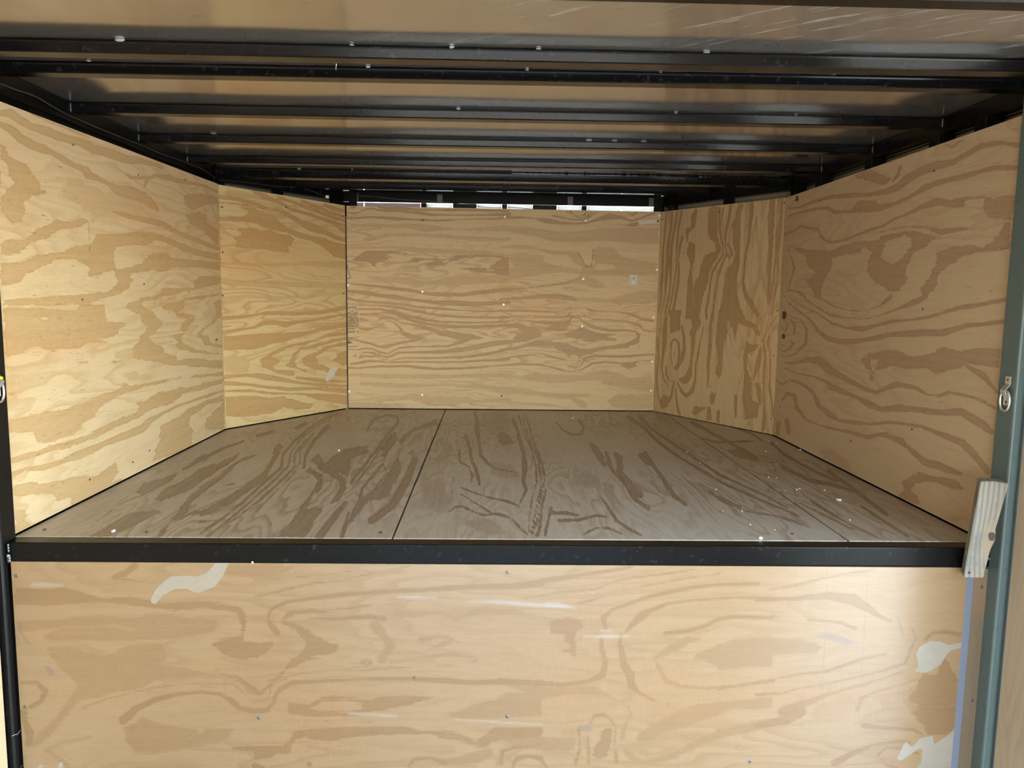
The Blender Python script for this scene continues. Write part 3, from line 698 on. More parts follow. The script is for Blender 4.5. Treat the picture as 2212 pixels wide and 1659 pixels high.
FIG['floor_left'] = [(50, 880, 2.458, """
p 330,690 430,640 560,560 700,540 740,560 600,620 520,660 470,690
b 330,660,3 450,560,4 560,490,4 650,460,5
p 600,450 640,400 760,370 840,330 800,380 720,430 640,470
p 690,490 760,430 840,390 930,330 1050,290 1150,240 1130,280 1030,340 950,390 900,440 790,480 730,500
p 700,690 760,620 820,560 860,490 950,410 1040,360 1100,310 1180,260 1250,250 1150,300 1060,370 990,430 900,500 870,560 780,620 740,690
p 800,610 870,560 980,530 1060,490 1180,420 1260,350 1310,290 1330,220 1360,180 1380,210 1330,300 1280,390 1180,460 1100,510 1000,570 880,580
b 940,670,6 1060,590,7 1180,490,8 1290,390,8 1370,320,7 1380,250,7 1440,180,6 1520,110,5 1600,60,4 1680,30,3
b 970,690,6 1100,590,7 1220,490,6 1330,390,8 1410,310,6 1420,240,5 1480,160,5 1560,100,4 1640,50,3
b 1080,620,5 1250,500,6 1380,380,9 1440,320,6 1440,250,6 1500,170,4
b 1230,560,3 1340,450,4 1430,360,5 1470,290,5 1470,230,4 1540,140,4
b 1490,320,8 1500,250,8 1550,170,10 1620,100,11
p 1340,690 1430,600 1500,490 1550,430 1560,380 1500,340 1530,320 1590,360 1590,430 1540,480 1510,540 1580,530 1600,520 1570,580 1500,690
p 1530,280 1570,240 1600,300 1660,340 1710,380 1720,420 1680,500 1630,510 1680,430 1680,390 1620,360 1570,330
p 1600,300 1700,220 1830,200 1830,240 1740,270 1740,330 1720,370 1650,340
b 1740,400,10 1810,310,8 1880,220,8 1930,150,8 1990,80,8 1990,50,6 1930,40,6 1850,70,8 1830,120,8
b 1760,410,6 1840,310,5 1900,220,5 1960,140,5
p 1900,260 1910,200 1970,130 1990,160 1950,230 1920,270
p 1990,180 2050,120 2200,60 2200,90 2080,130 2030,170 2010,210
b 1780,520,9 1800,430,8 1860,360,8 1910,300,6 1930,350,5 1870,430,6 1820,500,6
p 1720,620 1770,500 1850,450 1930,370 1990,260 2010,330 1960,430 1930,480 1830,500 1750,610
b 1850,600,22 1960,520,22 2030,400,22 2080,280,18
b 1570,690,22 1640,600,18 1710,510,13
b 1690,690,13 1730,560,8
b 1085,412,8 1120,405,8
b 930,608,7 970,605,7
p 880,300 950,250 1010,245 960,290
b 850,330,8 1000,250,8 1080,210,8 1170,180,6
b 1450,110,10 1500,85,10
b 1240,150,8 1330,130,8
s 2170,190,8 2120,320,10 2060,480,10 2020,560,6
""")]
FIG['floor_middle'] = [(800, 880, 3.687, """
b 1140,100,16 1170,180,12 1190,260,16 1220,360,18 1230,470,22 1220,590,18 1240,660,14 1190,770,8
b 1180,60,6 1215,170,6 1240,240,5 1270,300,8 1300,400,9 1320,480,9 1325,600,8 1290,720,8 1270,840,7 1260,990,6
b 1210,60,5 1240,170,6 1260,240,5 1300,320,8 1340,420,9 1350,530,9 1370,600,6 1330,740,7 1310,860,7 1280,1000,6
b 1230,40,5 1270,170,6 1290,250,6 1350,380,9 1380,500,11 1390,580,6 1350,740,6 1330,900,8 1290,1010,7
b 1400,650,9 1370,780,9 1350,950,13 1330,1020,14
b 1440,800,13 1410,930,14 1390,1020,13
b 830,40,13 850,100,13 850,180,18 870,300,14 880,380,16 930,440,13 1000,490,9 1180,520,6
b 760,220,13 790,330,13 810,430,13 840,490,13 860,560,14 870,620,11
b 710,340,9 710,430,9 790,480,8 810,540,13 800,600,9
p 1000,220 1060,190 1110,230 1150,280 1050,310 1020,270
P 960,430 1130,460 1200,560 1080,560 960,540
P 890,40 1090,30 1120,130 1100,200 950,190 890,140
b 730,640,8 830,680,8 950,720,8 1060,740,11 1150,770,9 1190,800,8
b 720,690,6 850,770,7 960,840,8 1080,860,8 1140,900,9 1200,970,8 1250,1010,8
b 630,830,9 680,790,8 740,790,8 820,830,9 900,860,9 1000,850,8 1100,880,8
b 1480,120,8 1530,180,9 1600,215,9 1680,215,9 1700,160,11 1660,100,11
p 1720,270 1800,300 1860,400 1880,470 1850,480 1800,400
b 1880,360,13 1900,440,22 1940,520,9 2020,600,11 2090,720,13 2212,800,18
b 1960,380,22 2000,470,18 2000,510,11 2080,620,22 2150,700,26
b 2150,380,18 2212,450,18
P 1640,560 1700,500 1820,560 1860,680 1800,640 1700,650
b 1840,720,13 1900,810,14 1960,900,16 2080,980,13 2160,1020,9
b 1500,900,13 1650,900,14 1800,860,13 1880,870,11
b 1700,1010,8 1800,960,8 1900,960,8 2000,1010,8
b 1450,840,16 1560,840,13 1660,860,9
B 560,260,20 620,330,40 560,420,30
P 400,600 560,560 640,760 560,860 420,760
P 700,900 960,880 1100,1010 900,1020
B 660,560,8 650,700,8 630,800,6
s 662,560,3 655,660,4 645,730,3
s 560,70,4 480,300,10 400,520,10 330,640,8
"""), (1300, 880, 2.765, """
b 160,60,13 240,110,11 330,200,8 450,290,8 600,380,8 720,450,8 850,510,7 960,560,7 1090,610,7 1180,650,7
b 230,60,13 300,130,9 430,220,8 580,320,8 700,400,8 850,470,6 1000,540,6 1110,600,5
B 850,400,10 920,440,8
b 700,540,13 780,580,13 830,590,8
b 640,500,7 720,560,6 860,620,6 1050,650,6 1200,700,6
b 110,300,16 100,380,14 170,470,13 210,560,13
b 260,280,16 330,380,11 380,450,14 430,530,14 500,580,13
""")]
FIG['floor_right'] = [(1300, 880, 2.765, """
b 540,90,11 650,150,9 800,230,9 920,300,13
p 740,250 830,250 960,330 1060,330 900,320 800,300
b 560,180,6 700,210,7 900,200,6
b 780,110,8 900,160,6 960,200,6
b 1000,200,8 1100,290,8 1250,370,9 1400,440,9
b 1080,360,9 1250,440,13 1370,460,13 1500,500,9
b 1350,380,11 1480,470,13 1580,550,13 1700,640,13
b 1180,570,6 1300,630,6 1500,730,7
b 1250,560,8 1450,680,7 1650,780,6
b 1550,590,8 1700,690,8 1830,770,8
""")]
FIG['low'] = [(0, 1200, 3.568, """
p 110,250 500,250 640,290 800,330 1000,320 1160,350 1290,370 1500,360 1700,380 1850,390 1890,440 1900,540 1860,620 1700,640 1620,680 1690,720 1700,760 1850,800 1990,790 2060,740 2110,690 2100,650 2000,680 1880,660 1870,590 1850,500 1830,440 1600,410 1300,420 1150,400 1000,390 960,370 700,360 300,390 110,380
b 880,170,18 970,130,22 1040,80,26
b 890,170,5 1000,190,6 1200,220,6
P 130,500 400,490 700,460 1000,470 1250,440 1500,470 1700,500 1640,600 1300,640 1000,660 400,660 340,620 480,550 900,550 1080,580 900,540 400,560 130,600
P 520,700 800,770 1000,690 1250,650 1300,780 1250,830 1700,930 1830,940 1950,1030 2000,1080 2060,1030 2100,980 2210,900 2212,880 2140,930 2090,960 2040,1060 1990,1090 1920,1070 1860,990 1780,960 1500,940 1200,960 1080,1030 850,1070 600,1130 560,1180 500,1250 430,1340 350,1420 270,1480 210,1460 280,1380 430,1250 480,1180 600,1000 500,900 400,800 350,700
b 1700,920,8 1830,940,14 1950,1030,20 2000,1070,16 2060,1020,12 2110,970,8
b 640,1170,9 850,1100,5 1000,1060,5 1200,1020,5 1400,990,5 1600,985,5 1800,990,5 1870,1050,6 1930,1110,6 2010,1125,7 2070,1100,6 2090,1010,6 2160,960,6 2212,950,6
b 950,1270,34 1050,1180,26 1200,1110,22 1350,1070,13 1550,1050,11 1700,1070,13 1770,1110,22 1850,1180,18 1950,1200,18 2060,1190,16 2110,1130,13 2130,1060,13 2212,1010,11
P 950,1330 1100,1250 1230,1300 1500,1330 1600,1330 1800,1340 1750,1420 1500,1480 1200,1530 1050,1520 960,1420
L 1520,1340 1560,1330 1580,1370 1530,1375
b 180,1200,26 190,1280,22 230,1370,36 220,1450,22
b 170,980,9 290,980,11 350,1050,22 320,1120,18 230,1170,18
B 350,1500,20 500,1440,12 700,1400,10
B 350,1500,16 450,1560,16 520,1620,20
b 1800,1490,12 2000,1490,22 2212,1500,34
b 2140,600,22 2090,540,22 2060,480,8 2100,410,11 2212,360,14
B 1750,120,40 2000,110,50 2150,90,40
f 1190,345,28 1230,280,35 1330,210,50 1450,205,50 1520,225,62 1620,190,60 1680,120,52 1715,50,48
F 290,1638 300,1615 330,1610 345,1638
F 440,1638 460,1595 480,1590 490,1638
c 250,225,16 350,225,18 480,228,8
S 120,500 160,510 180,600 240,680 210,690 150,600
S 330,850 380,850 430,920 380,930
s 1305,465,5 1355,420,9
k 690,378,5
"""), (550, 1200, 3.568, """
B 0,130,40 150,130,30 280,90,20
b 0,190,5 300,170,5 600,140,5 800,110,5
b 0,320,6 250,260,7 450,215,6 700,190,5 850,150,6 1000,120,5 1200,80,5
b 100,480,11 130,410,11 230,360,14 450,330,16 700,300,16 1000,280,18 1300,265,18 1700,240,22 2000,235,26 2212,220,26
p 200,490 250,430 400,420 700,400 900,370 900,390 600,430 330,450 240,500 370,540 390,570 460,610 560,650 570,680 640,690 660,715 560,770 440,790 350,830 260,880 150,970 220,880 280,810 370,740 400,680 330,600 330,570 220,540
b 420,490,8 600,485,13 750,480,18 900,475,18 1000,490,22
B 930,540,50 1000,620,30 1050,690,40 980,800,30
B 1080,450,25 1250,450,25 1430,440,14 1550,490,30 1750,420,30 1900,430,30 2060,420,10
B 1290,650,30 1360,630,14 1450,620,14 1520,650,14 1430,690,14 1350,720,8
b 825,820,12 865,805,7 900,825,12 865,848,7 825,820,12
b 100,970,9 250,930,5 400,900,6 600,880,6 850,885,6 1000,870,6 1200,860,5
B 1050,820,10 1300,790,14 1500,760,12 1680,780,8 1720,800,6 1650,840,6 1400,850,6
b 150,1100,16 200,1020,16 300,980,16 600,965,14 900,950,14 1200,950,16 1500,970,22 1700,980,20 1950,970,22 2212,985,26
p 250,1130 420,1150 520,1090 600,1080 700,1100 900,1110 1150,1070 1380,1100 1200,1150 1000,1190 750,1230 500,1250 260,1230
l 430,1180 520,1120 700,1120 840,1150 820,1190 700,1210 500,1205
P 1490,1230 1650,1160 1850,1110 1950,1060 2212,1040 2212,1230 1900,1260 1600,1260
p 290,1360 450,1340 800,1310 1150,1310 1300,1350 1580,1370 1700,1430 1850,1320 2212,1330 2212,1400 1900,1420 1740,1480 1600,1430 1420,1410 1350,1380 1000,1380 700,1400 550,1430 380,1400 310,1430 250,1500 130,1550 0,1570 0,1500 180,1500 270,1420
b 0,1620,26 80,1650,18
b 420,1610,22
b 1190,1620,14 1230,1570,13 1350,1560,13 1470,1600,22
B 1470,1600,25 1700,1560,45 1800,1520,40
b 1900,1600,14 1910,1510,18 2000,1480,14 2212,1460,11
b 1990,1640,9 2010,1580,11 2100,1545,11 2212,1560,13
c 1650,350,6 1850,355,16 2000,365,18 2212,385,14
c 1100,320,8 1250,322,12 1400,325,8
c 730,1215,10 900,1225,8 1100,1240,6
c 1550,1265,4 1800,1280,6 2000,1290,8 2212,1300,5
s 1680,60,3 1680,190,3
s 1640,935,3 1655,965,5
s 1006,560,4 1005,595,4
k 1228,942,11
k 1242,915,3
k 1540,735,4
"""), (1050, 1200, 3.568, """
b 180,240,14 400,205,20 600,170,18 800,140,16 1000,110,14 1130,85,13
b 300,330,7 600,280,7 850,255,7 1050,180,6 1300,150,7 1600,110,6
b 700,370,7 800,350,6 950,290,5 1200,240,6 1500,180,6 1800,140,6
b 920,560,18 900,480,22 970,420,14 1100,370,14 1250,320,14 1500,260,13 1750,225,13 2100,215,14
b 1080,580,13 1130,530,22 1190,470,36 1260,430,22 1400,370,11 1600,345,11 1900,325,9 2212,330,11
p 480,500 640,480 720,490 760,560 690,590 680,640 700,700 690,780 600,740 540,760 650,700 600,650 620,600 500,590
b 100,970,26 350,980,22 600,1000,18 790,970,14 900,920,26 920,820,22 890,720,18 890,640,14
P 150,1000 400,1000 650,1010 860,1000 900,1050 1100,1160 1130,1220 1090,1300 1060,1420 1030,1420 1050,1320 1110,1220 1080,1160 900,1080 700,1070 400,1110 200,1180 0,1230 0,1190 150,1140 300,1060
b 1040,610,13 1030,680,13 1050,760,26 1060,840,26 1110,920,32 1120,1000,32 1180,1060,13 1300,1120,9
B 1650,640,14 1550,650,30 1400,740,30 1300,790,14 1330,860,25 1390,970,20 1500,1010,14
b 1500,1010,8 1700,1020,9 1900,1010,11 2100,980,11 2212,970,11
P 1600,760 1900,650 2212,620 2212,860 1800,860 1700,820 1600,800
b 1380,600,16 1550,580,16 1700,540,20 1790,490,18 1900,470,14 2212,480,14
P 1160,1440 1180,1370 1300,1280 1600,1150 2212,1090 2212,1180 1900,1180 1750,1250 1400,1360 1230,1430
B 1060,1470,14 1120,1560,25 1200,1590,20 1400,1560,25 1600,1460,30 1800,1370,35 2212,1290,35
b 800,1300,9 830,1240,13 900,1225,13 960,1260,9 1000,1330,7 990,1450,7 1010,1600,13
p 880,1370 940,1320 970,1350 960,1450 930,1540 880,1570 830,1540 840,1450 890,1420
b 710,1330,13 720,1400,11 720,1500,11 690,1600,18
b 780,1400,13 790,1500,11 790,1600,11
P 0,1330 100,1320 400,1390 700,1400 680,1500 500,1510 200,1470 100,1500 110,1600 80,1620 100,1480 180,1450 80,1400 0,1420
b 210,1600,14 240,1550,13 330,1545,9 420,1570,13 470,1640,13
b 1920,1480,6 1950,1465,5 1990,1480,6 1950,1498,5 1920,1480,6
c 200,365,18 400,380,14 550,385,22 690,405,8
c 760,625,5 900,625,14 1100,622,6
c 880,580,6 960,578,8
S 700,1310 800,1300 830,1350 770,1365 720,1350
s 520,1335,5 600,1310,3
s 960,1275,7 940,1262,4
s 1400,1140,14 1390,1170,8
"""), (1550, 1200, 3.568, """
b 300,345,12 600,330,18 850,310,26 1050,340,45 1150,400,32 1250,470,13 1340,510,9
b 700,495,9 950,520,13 1060,560,13
b 400,265,7 600,230,11 800,180,11 1000,140,9 1200,110,7
P 0,680 300,640 650,630 800,700 760,760 400,760 200,870 0,880
b 0,1030,9 250,985,9 600,920,9 850,890,9 1100,800,12 1300,760,7
b 300,1070,12 500,1060,7 650,1020,7 900,980,9 1150,920,9 1300,880,12 1450,830,9 1480,740,7 1530,640,7 1500,560,7
b 500,1200,36 700,1130,26 850,1070,14 1100,1000,9 1300,940,9 1440,890,7
b 300,1320,22 520,1270,36 650,1200,36
b 1080,1180,18 1110,1100,13 1250,1040,8 1400,1000,6 1520,960,6
p 1460,1110 1540,1000 1580,910 1680,920 1720,850 1750,780 1850,960 1860,1150 1760,1160 1560,1160
p 1480,1200 1620,1170 1850,1160 1840,1320 1760,1390 1620,1380 1560,1280
b 1120,1310,22 1300,1330,14 1500,1340,13 1580,1380,9
b 900,1600,26 1050,1520,22 1200,1460,13 1400,1430,11 1480,1440,7
b 1230,1540,11 1300,1480,7 1450,1490,9 1550,1530,7
b 1240,1550,9 1300,1610,9 1380,1640,7
b 1600,650,9 1650,600,11 1750,590,13 1880,610,11
s 720,90,3 700,500,4 680,800,4 640,1330,4
s 850,90,5 830,500,5 805,1180,4
s 1160,150,6 1130,600,6 1100,1060,5 1080,1350,5
s 1280,1060,3 1250,1440,3
s 1400,1040,3 1370,1300,3
S 740,620 860,590 1000,640 1110,675 980,690 880,660
s 860,690,4 1000,720,4
s 1010,830,3 1120,835,5
s 1390,480,12 1430,620,12
s 1480,720,6 1480,790,6
F 1530,760 1560,700 1640,660 1720,665 1780,690 1885,670 1885,710 1800,730 1770,760 1720,840 1640,890 1590,905 1540,895 1510,900 1550,850
F 1835,1325 1770,1390 1670,1455 1660,1390 1560,1410 1500,1480 1450,1430 1380,1570 1420,1580 1550,1490 1580,1490 1570,1600 1530,1640 1800,1640
k 1368,1138,5
k 935,208,6
""")]

CHANS = ('figure', 'ring_line', 'figure_soft', 'stain', 'hole', 'filler', 'chalk')
def seg_dist(P, a, b, wa, wb):
    d = b-a; L2 = max(float(d @ d), 1e-9)
    t = np.clip(((P-a) @ d)/L2, 0, 1)
    q = P - (a + t[:, None]*d)
    return np.sqrt((q*q).sum(1)) - (wa + (wb-wa)*t)

def poly_sd(P, V):
    n = len(V); best = np.full(len(P), 1e9); ins = np.zeros(len(P), bool)
    for i in range(n):
        a, b = V[i], V[(i+1) % n]
        best = np.minimum(best, seg_dist(P, a, b, 0, 0))
        c = (a[1] > P[:, 1]) != (b[1] > P[:, 1])
        with np.errstate(divide='ignore', invalid='ignore'):
            xi = (b[0]-a[0])*(P[:, 1]-a[1])/(b[1]-a[1]) + a[0]
        ins ^= c & (P[:, 0] < xi)
    return np.where(ins, best, -best)

def figure_fields(pts, key):
    """signed depth (metres, positive inside) of every grain mark of a sheet, at the given 3-D points"""
    R = pts - CAMP
    dep = np.maximum(R @ _f, .05)
    P = np.stack([CX + FPX*(R @ RR)/dep, CY - FPX*(R @ UU)/dep], 1)
    mpp = dep/FPX
    out = {c: np.full(len(pts), -40.0) for c in CHANS}
    for (x0, y0, s, txt) in FIG.get(key, ()):
        for ln in txt.strip().splitlines():
            k, *rest = ln.split()
            v = np.array([[float(z) for z in r.split(',')] for r in rest])
            xy = np.stack([x0 + v[:, 0]/s, y0 + v[:, 1]/s], 1)
            lo, hi = xy.min(0)-42, xy.max(0)+42
            m = np.nonzero(((P > lo) & (P < hi)).all(1))[0]
            if len(m) == 0: continue
            Q = P[m]
            if k in 'bBsfck':
                w = v[:, 2]/s
                if len(v) == 1:
                    dd = w[0] - np.sqrt(((Q-xy[0])**2).sum(1))
                else:
                    dd = np.full(len(m), -1e9)
                    for i in range(len(v)-1):
                        dd = np.maximum(dd, -seg_dist(Q, xy[i], xy[i+1], w[i], w[i+1]))
            else:
                dd = poly_sd(Q, xy)
            ch = {'b': 'ring_line', 'p': 'figure', 'd': 'figure', 'B': 'figure_soft', 'P': 'figure_soft', 's': 'stain', 'S': 'stain',
                  'k': 'hole', 'f': 'filler', 'F': 'filler', 'c': 'chalk', 'l': 'figure', 'L': 'figure_soft'}[k]
            A = out[ch]
            A[m] = np.minimum(A[m], -dd) if k in 'lL' else np.maximum(A[m], dd)
    return {c: np.clip(out[c], -40, 40)*mpp for c in CHANS}
# ------------------------------------------------------------------ builders
def panel(name, key, corners, mat, parent, res=.0055, thick=.012, normal=None, vertical_grain=False):
    """one plywood sheet: a fine grid front carrying the grain attributes, sawn edges and a back"""
    P00, P10, P11, P01 = [np.array(c, float) for c in corners]
    lu = max(np.linalg.norm(P10-P00), np.linalg.norm(P11-P01)); lv = max(np.linalg.norm(P01-P00), np.linalg.norm(P11-P10))
    nu, nv = max(2, int(lu/res)), max(2, int(lv/res))
    u = np.linspace(0, 1, nu+1); v = np.linspace(0, 1, nv+1)
    U, V = np.meshgrid(u, v)
    U = U.ravel()[:, None]; V = V.ravel()[:, None]
    pts = P00*(1-U)*(1-V) + P10*U*(1-V) + P11*U*V + P01*(1-U)*V
    n = np.array(normal, float); n /= np.linalg.norm(n)
    N = len(pts); w = nu+1
    loop = [i for i in range(w)] + [r*w+nu for r in range(1, nv+1)] + [nv*w+i for i in range(nu-1, -1, -1)] + [r*w for r in range(nv-1, 0, -1)]
    back = pts[loop] - n*thick
    allp = np.vstack([pts, back])
    idx = np.arange(N).reshape(nv+1, nu+1)
    q = np.stack([idx[:-1, :-1], idx[:-1, 1:], idx[1:, 1:], idx[1:, :-1]], -1).reshape(-1, 4)
    faces = q.tolist()
    L = len(loop)
    for i in range(L):
        a, b = loop[i], loop[(i+1) % L]
        faces.append([b, a, N+i, N+(i+1) % L])
    faces.append([N+i for i in range(L)][::-1])
    # make the front face the given normal
    c = np.cross(pts[w]-pts[0], pts[1]-pts[0])
    if np.dot(c, n) > 0: faces = [f[::-1] for f in faces]
    me = bpy.data.meshes.new(name)
    me.from_pydata(allp.tolist(), [], faces)
    F = figure_fields(pts, key)
    for ch in CHANS:
        at = me.attributes.new(ch, 'FLOAT', 'POINT')
        at.data.foreach_set('value', np.concatenate([F[ch], np.full(L, -.05)]).astype(np.float32))
    uu = np.concatenate([(U[:, 0])*lu, (U[loop, 0])*lu]); vv = np.concatenate([V[:, 0]*lv, V[loop, 0]*lv])
    if vertical_grain: uu, vv = vv, uu
    li = np.empty(len(me.loops), np.int32); me.loops.foreach_get('vertex_index', li)
    uvl = me.uv_layers.new(name='uv')
    uvl.data.foreach_set('uv', np.stack([uu[li], vv[li]], 1).astype(np.float32).ravel())
    o = link(name, me, mat, parent)
    return o

def plain_ply(o, along='y'):
    """grain coordinates for a simple box of plywood that carries no drawn figure"""
    me = o.data; n = len(me.vertices)
    for ch in CHANS:
        me.attributes.new(ch, 'FLOAT', 'POINT').data.foreach_set('value', np.full(n, -.05, np.float32))
    co = np.empty(n*3, np.float32); me.vertices.foreach_get('co', co); co = co.reshape(-1, 3)
    li = np.empty(len(me.loops), np.int32); me.loops.foreach_get('vertex_index', li)
    u, v = (co[li, 1], co[li, 0]) if along == 'y' else (co[li, 2], co[li, 0])
    me.uv_layers.new(name='uv').data.foreach_set('uv', np.stack([u, v], 1).ravel())
    return o

_screw_me = {}
def screw(p, n, mat, parent, r=.005, name='screw', proud=.0012):
    key = (mat.name, r)
    if key not in _screw_me:
        bm = bmesh.new()
        k = 12
        top = [bm.verts.new((r*.7*math.cos(2*math.pi*i/k), r*.7*math.sin(2*math.pi*i/k), proud)) for i in range(k)]
        low = [bm.verts.new((r*math.cos(2*math.pi*i/k), r*math.sin(2*math.pi*i/k), 0)) for i in range(k)]
        ins = [bm.verts.new((r*.28*math.cos(2*math.pi*i/k), r*.28*math.sin(2*math.pi*i/k), proud)) for i in range(k)]
        c = bm.verts.new((0, 0, proud-.0022))
        for i in range(k):
            j = (i+1) % k
            bm.faces.new((low[i], low[j], top[j], top[i])); bm.faces.new((top[i], top[j], ins[j], ins[i])); bm.faces.new((ins[i], ins[j], c))
        bm.faces.new(low[::-1])
        me = bpy.data.meshes.new('screw'); bm.to_mesh(me); bm.free(); me.materials.append(mat)
        _screw_me[key] = me
    o = bpy.data.objects.new(name, _screw_me[key]); COL.objects.link(o)
    q = Vector(n).to_track_quat('Z', 'Y')
    o.matrix_world = Matrix.Translation(Vector(p)) @ q.to_matrix().to_4x4()
    if parent is not None: o.parent = parent
    return o

def wall(name, label, mesh_bm=None, mat=None):
    o = finish(mesh_bm, name, mat)
    return thing(o, label, 'wall', kind='structure')

# plan corners of the plywood room in the nose
CL = (XL, 3.624); CR = (XR, 3.611)
BL = (-.8152, 4.3306); BR = (.9291, 4.3485)
def v3(xy, z): return (xy[0], xy[1], z)
def plane_of(a, b):
    d = np.array([b[0]-a[0], b[1]-a[1]]); n = np.array([d[1], -d[0]])/np.linalg.norm(d)
    return (a[0], a[1], 0), (n[0], n[1], 0)
PL_FL = plane_of(CL, BL); PL_F = plane_of(BL, BR); PL_FR = plane_of(BR, CR)

SKX0, SKX1 = -1.335, 1.425
# outer skins ---------------------------------------------------------------
def skin(name, label, a, b, z0, z1, t=.02):
    """a plain vertical sheet between plan points a and b; thickness added outwards"""
    d = Vector((b[0]-a[0], b[1]-a[1], 0)).normalized(); n = Vector((-d.y, d.x, 0))
    bm = bmesh.new()
    prism(bm, [v3(a, z0), v3(b, z0), v3(b, z1), v3(a, z1)], n*t)
    return wall(name, label, bm, M_SKIN)
SL, SR = (SKX0, 3.66), (SKX1, 3.65)
NL, NR = (-.853, 4.42), (.965, 4.435)
w_left = skin('wall_left', 'left wall of the raised nose, lined with one pale fir plywood sheet', (SKX0, 1.93), SL, -.1, ZCEIL+.02)
w_fl = skin('wall_front_left', 'slanted left corner wall lined with amber plywood with a white filler patch', SL, NL, -.1, ZCEIL+.02)
w_fr = skin('wall_front_right', 'slanted right corner wall lined with upright grained darker plywood', NR, SR, -.1, ZCEIL+.02)
w_right = skin('wall_right', 'right wall of the raised nose, plywood sheet with two dark knots', SR, (SKX1, 1.93), -.1, ZCEIL+.02)
bm = bmesh.new()
prism(bm, [v3(NL, -.1), v3(NR, -.1), v3(NR, ZT-.03), v3(NL, ZT-.03)], (0, .02, 0))
w_front = wall('wall_front', 'flat front wall lined with screwed plywood, printed stamp and sticker', bm, M_SKIN)
# rear parts of the trailer, behind and beside the viewer
w_rl = skin('wall_rear_left', 'left side wall of the low deck lined with plywood', (SKX0, REAR), (SKX0, 1.93), -.1, ZCEIL+.02)
bm = bmesh.new()
for (y0, y1, z0, z1) in ((DOOR_Y1, 1.93, -.1, ZCEIL+.02), (REAR, DOOR_Y0, -.1, ZCEIL+.02), (DOOR_Y0, DOOR_Y1, DOOR_Z1, ZCEIL+.02), (DOOR_Y0, DOOR_Y1, -.1, 0)):
    bx(bm, SKX1, SKX1+.02, y0, y1, z0, z1)
w_rr = wall('wall_rear_right', 'right side wall of the low deck with the open side door', bm, M_SKIN)

# plywood sheets --------------------------------------------------------------
DROP = .012
def zt(px, py, pl): return on(px, py, *pl)
lt0 = onx(-30, 206.5, XL); lt1 = onx(473.5, 398.5, XL)
p = panel('plywood_sheet', 'left', [(XL, 2.008, ZP+.006), (XL, CL[1]-.003, ZP+.006), (XL, CL[1]-.003, lt1[2]), (XL, 2.008, lt0[2]-.001)], MP_SIDE, w_left, normal=(1, 0, 0))
for (px, py) in ((481, 865),):
    pass
nFL = PL_FL[1]
a = on(477, 399.5, *PL_FL); b = on(746.5, 444, *PL_FL)
BLg = (BL[0]-.003, BL[1]-.005)
p_fl = panel('plywood_sheet', 'front_left', [v3(CL, ZP+.006), v3(BLg, ZP+.006), v3(BLg, b[2]), v3(CL, a[2])], MP_ANG, w_fl, normal=(nFL[0], nFL[1], 0))
for (px, py) in ((480, 447), (618, 448), (740, 467), (481, 638.5), (742, 634), (481, 545), (750, 800), (484, 865)):
    screw(on(px, py, *PL_FL), nFL, M_RUSTY, p_fl, .0045, 'screw')
a = on(748, 444.5, *PL_F); b = on(1428, 457.5, *PL_F)
p_f = panel('plywood_sheet', 'front', [v3((BL[0]+.004, BL[1]), ZP+.006), v3((BR[0]-.002, BR[1]), ZP+.005), v3(BR, b[2]), v3((BL[0]+.004, BL[1]), a[2])], MP_BACK, w_front, normal=(PL_F[1][0], PL_F[1][1], 0))
nF = PL_F[1]
for (px, py) in ((912.5, 630), (1260, 603), (1088, 658), (1257.5, 705), (1090.5, 468.5), (1419, 583), (1411.5, 685.5), (1408.5, 781), (1424, 465.5),
                 (912, 853), (1406.5, 844), (752, 616), (754, 846), (1265, 477)):
    screw(on(px, py, *PL_F), nF, M_WSCREW, p_f, .0066, 'screw')
for (px, py) in ((913, 475.5), (1083.5, 855), (1421, 477.5)):
    screw(on(px, py, *PL_F), nF, M_RUSTY, p_f, .0052, 'screw')
a = on(1429, 457.5, *PL_FR); b = on(1696.5, 427, *PL_FR); nFR = PL_FR[1]
p_fr = panel('plywood_sheet', 'front_right', [v3(BR, ZP+.003), v3((CR[0]-.001, CR[1]), ZP+.004), v3(CR, b[2]), v3(BR, a[2])], MP_RANG, w_fr, normal=(nFR[0], nFR[1], 0), vertical_grain=True)
for (px, py) in ((1432, 474), (1694, 438), (1679, 671), (1671.5, 768), (1666, 905), (1554, 458)):
    screw(on(px, py, *PL_FR), nFR, M_RUSTY, p_fr, .0042, 'screw')
a = onx(1698.5, 427, XR); b = onx(2206, 250, XR)
p_r = panel('plywood_sheet', 'right', [(XR, CR[1]-.001, ZP+.006), (XR, 1.992, ZP+.006), (XR, 1.992, b[2]), (XR, CR[1]-.001, a[2])], MP_RIGHT, w_right, normal=(-1, 0, 0))
for (px, py) in ((1706, 532), (1690, 745), (1684, 880), (2018, 369), (1771, 433), (1993, 668), (1970, 927), (1838, 953)):
    screw(onx(px, py, XR), (-1, 0, 0), M_RUSTY, p_r, .0035, 'screw')
for (px, py) in ((158, 313), (299, 378), (400, 387.5), (178, 647), (311, 614), (408, 630), (194, 1036), (287, 998), (323, 973), (480, 636)):
    screw(onx(px, py, XL), (1, 0, 0), M_RUSTY, p, .0035, 'screw')

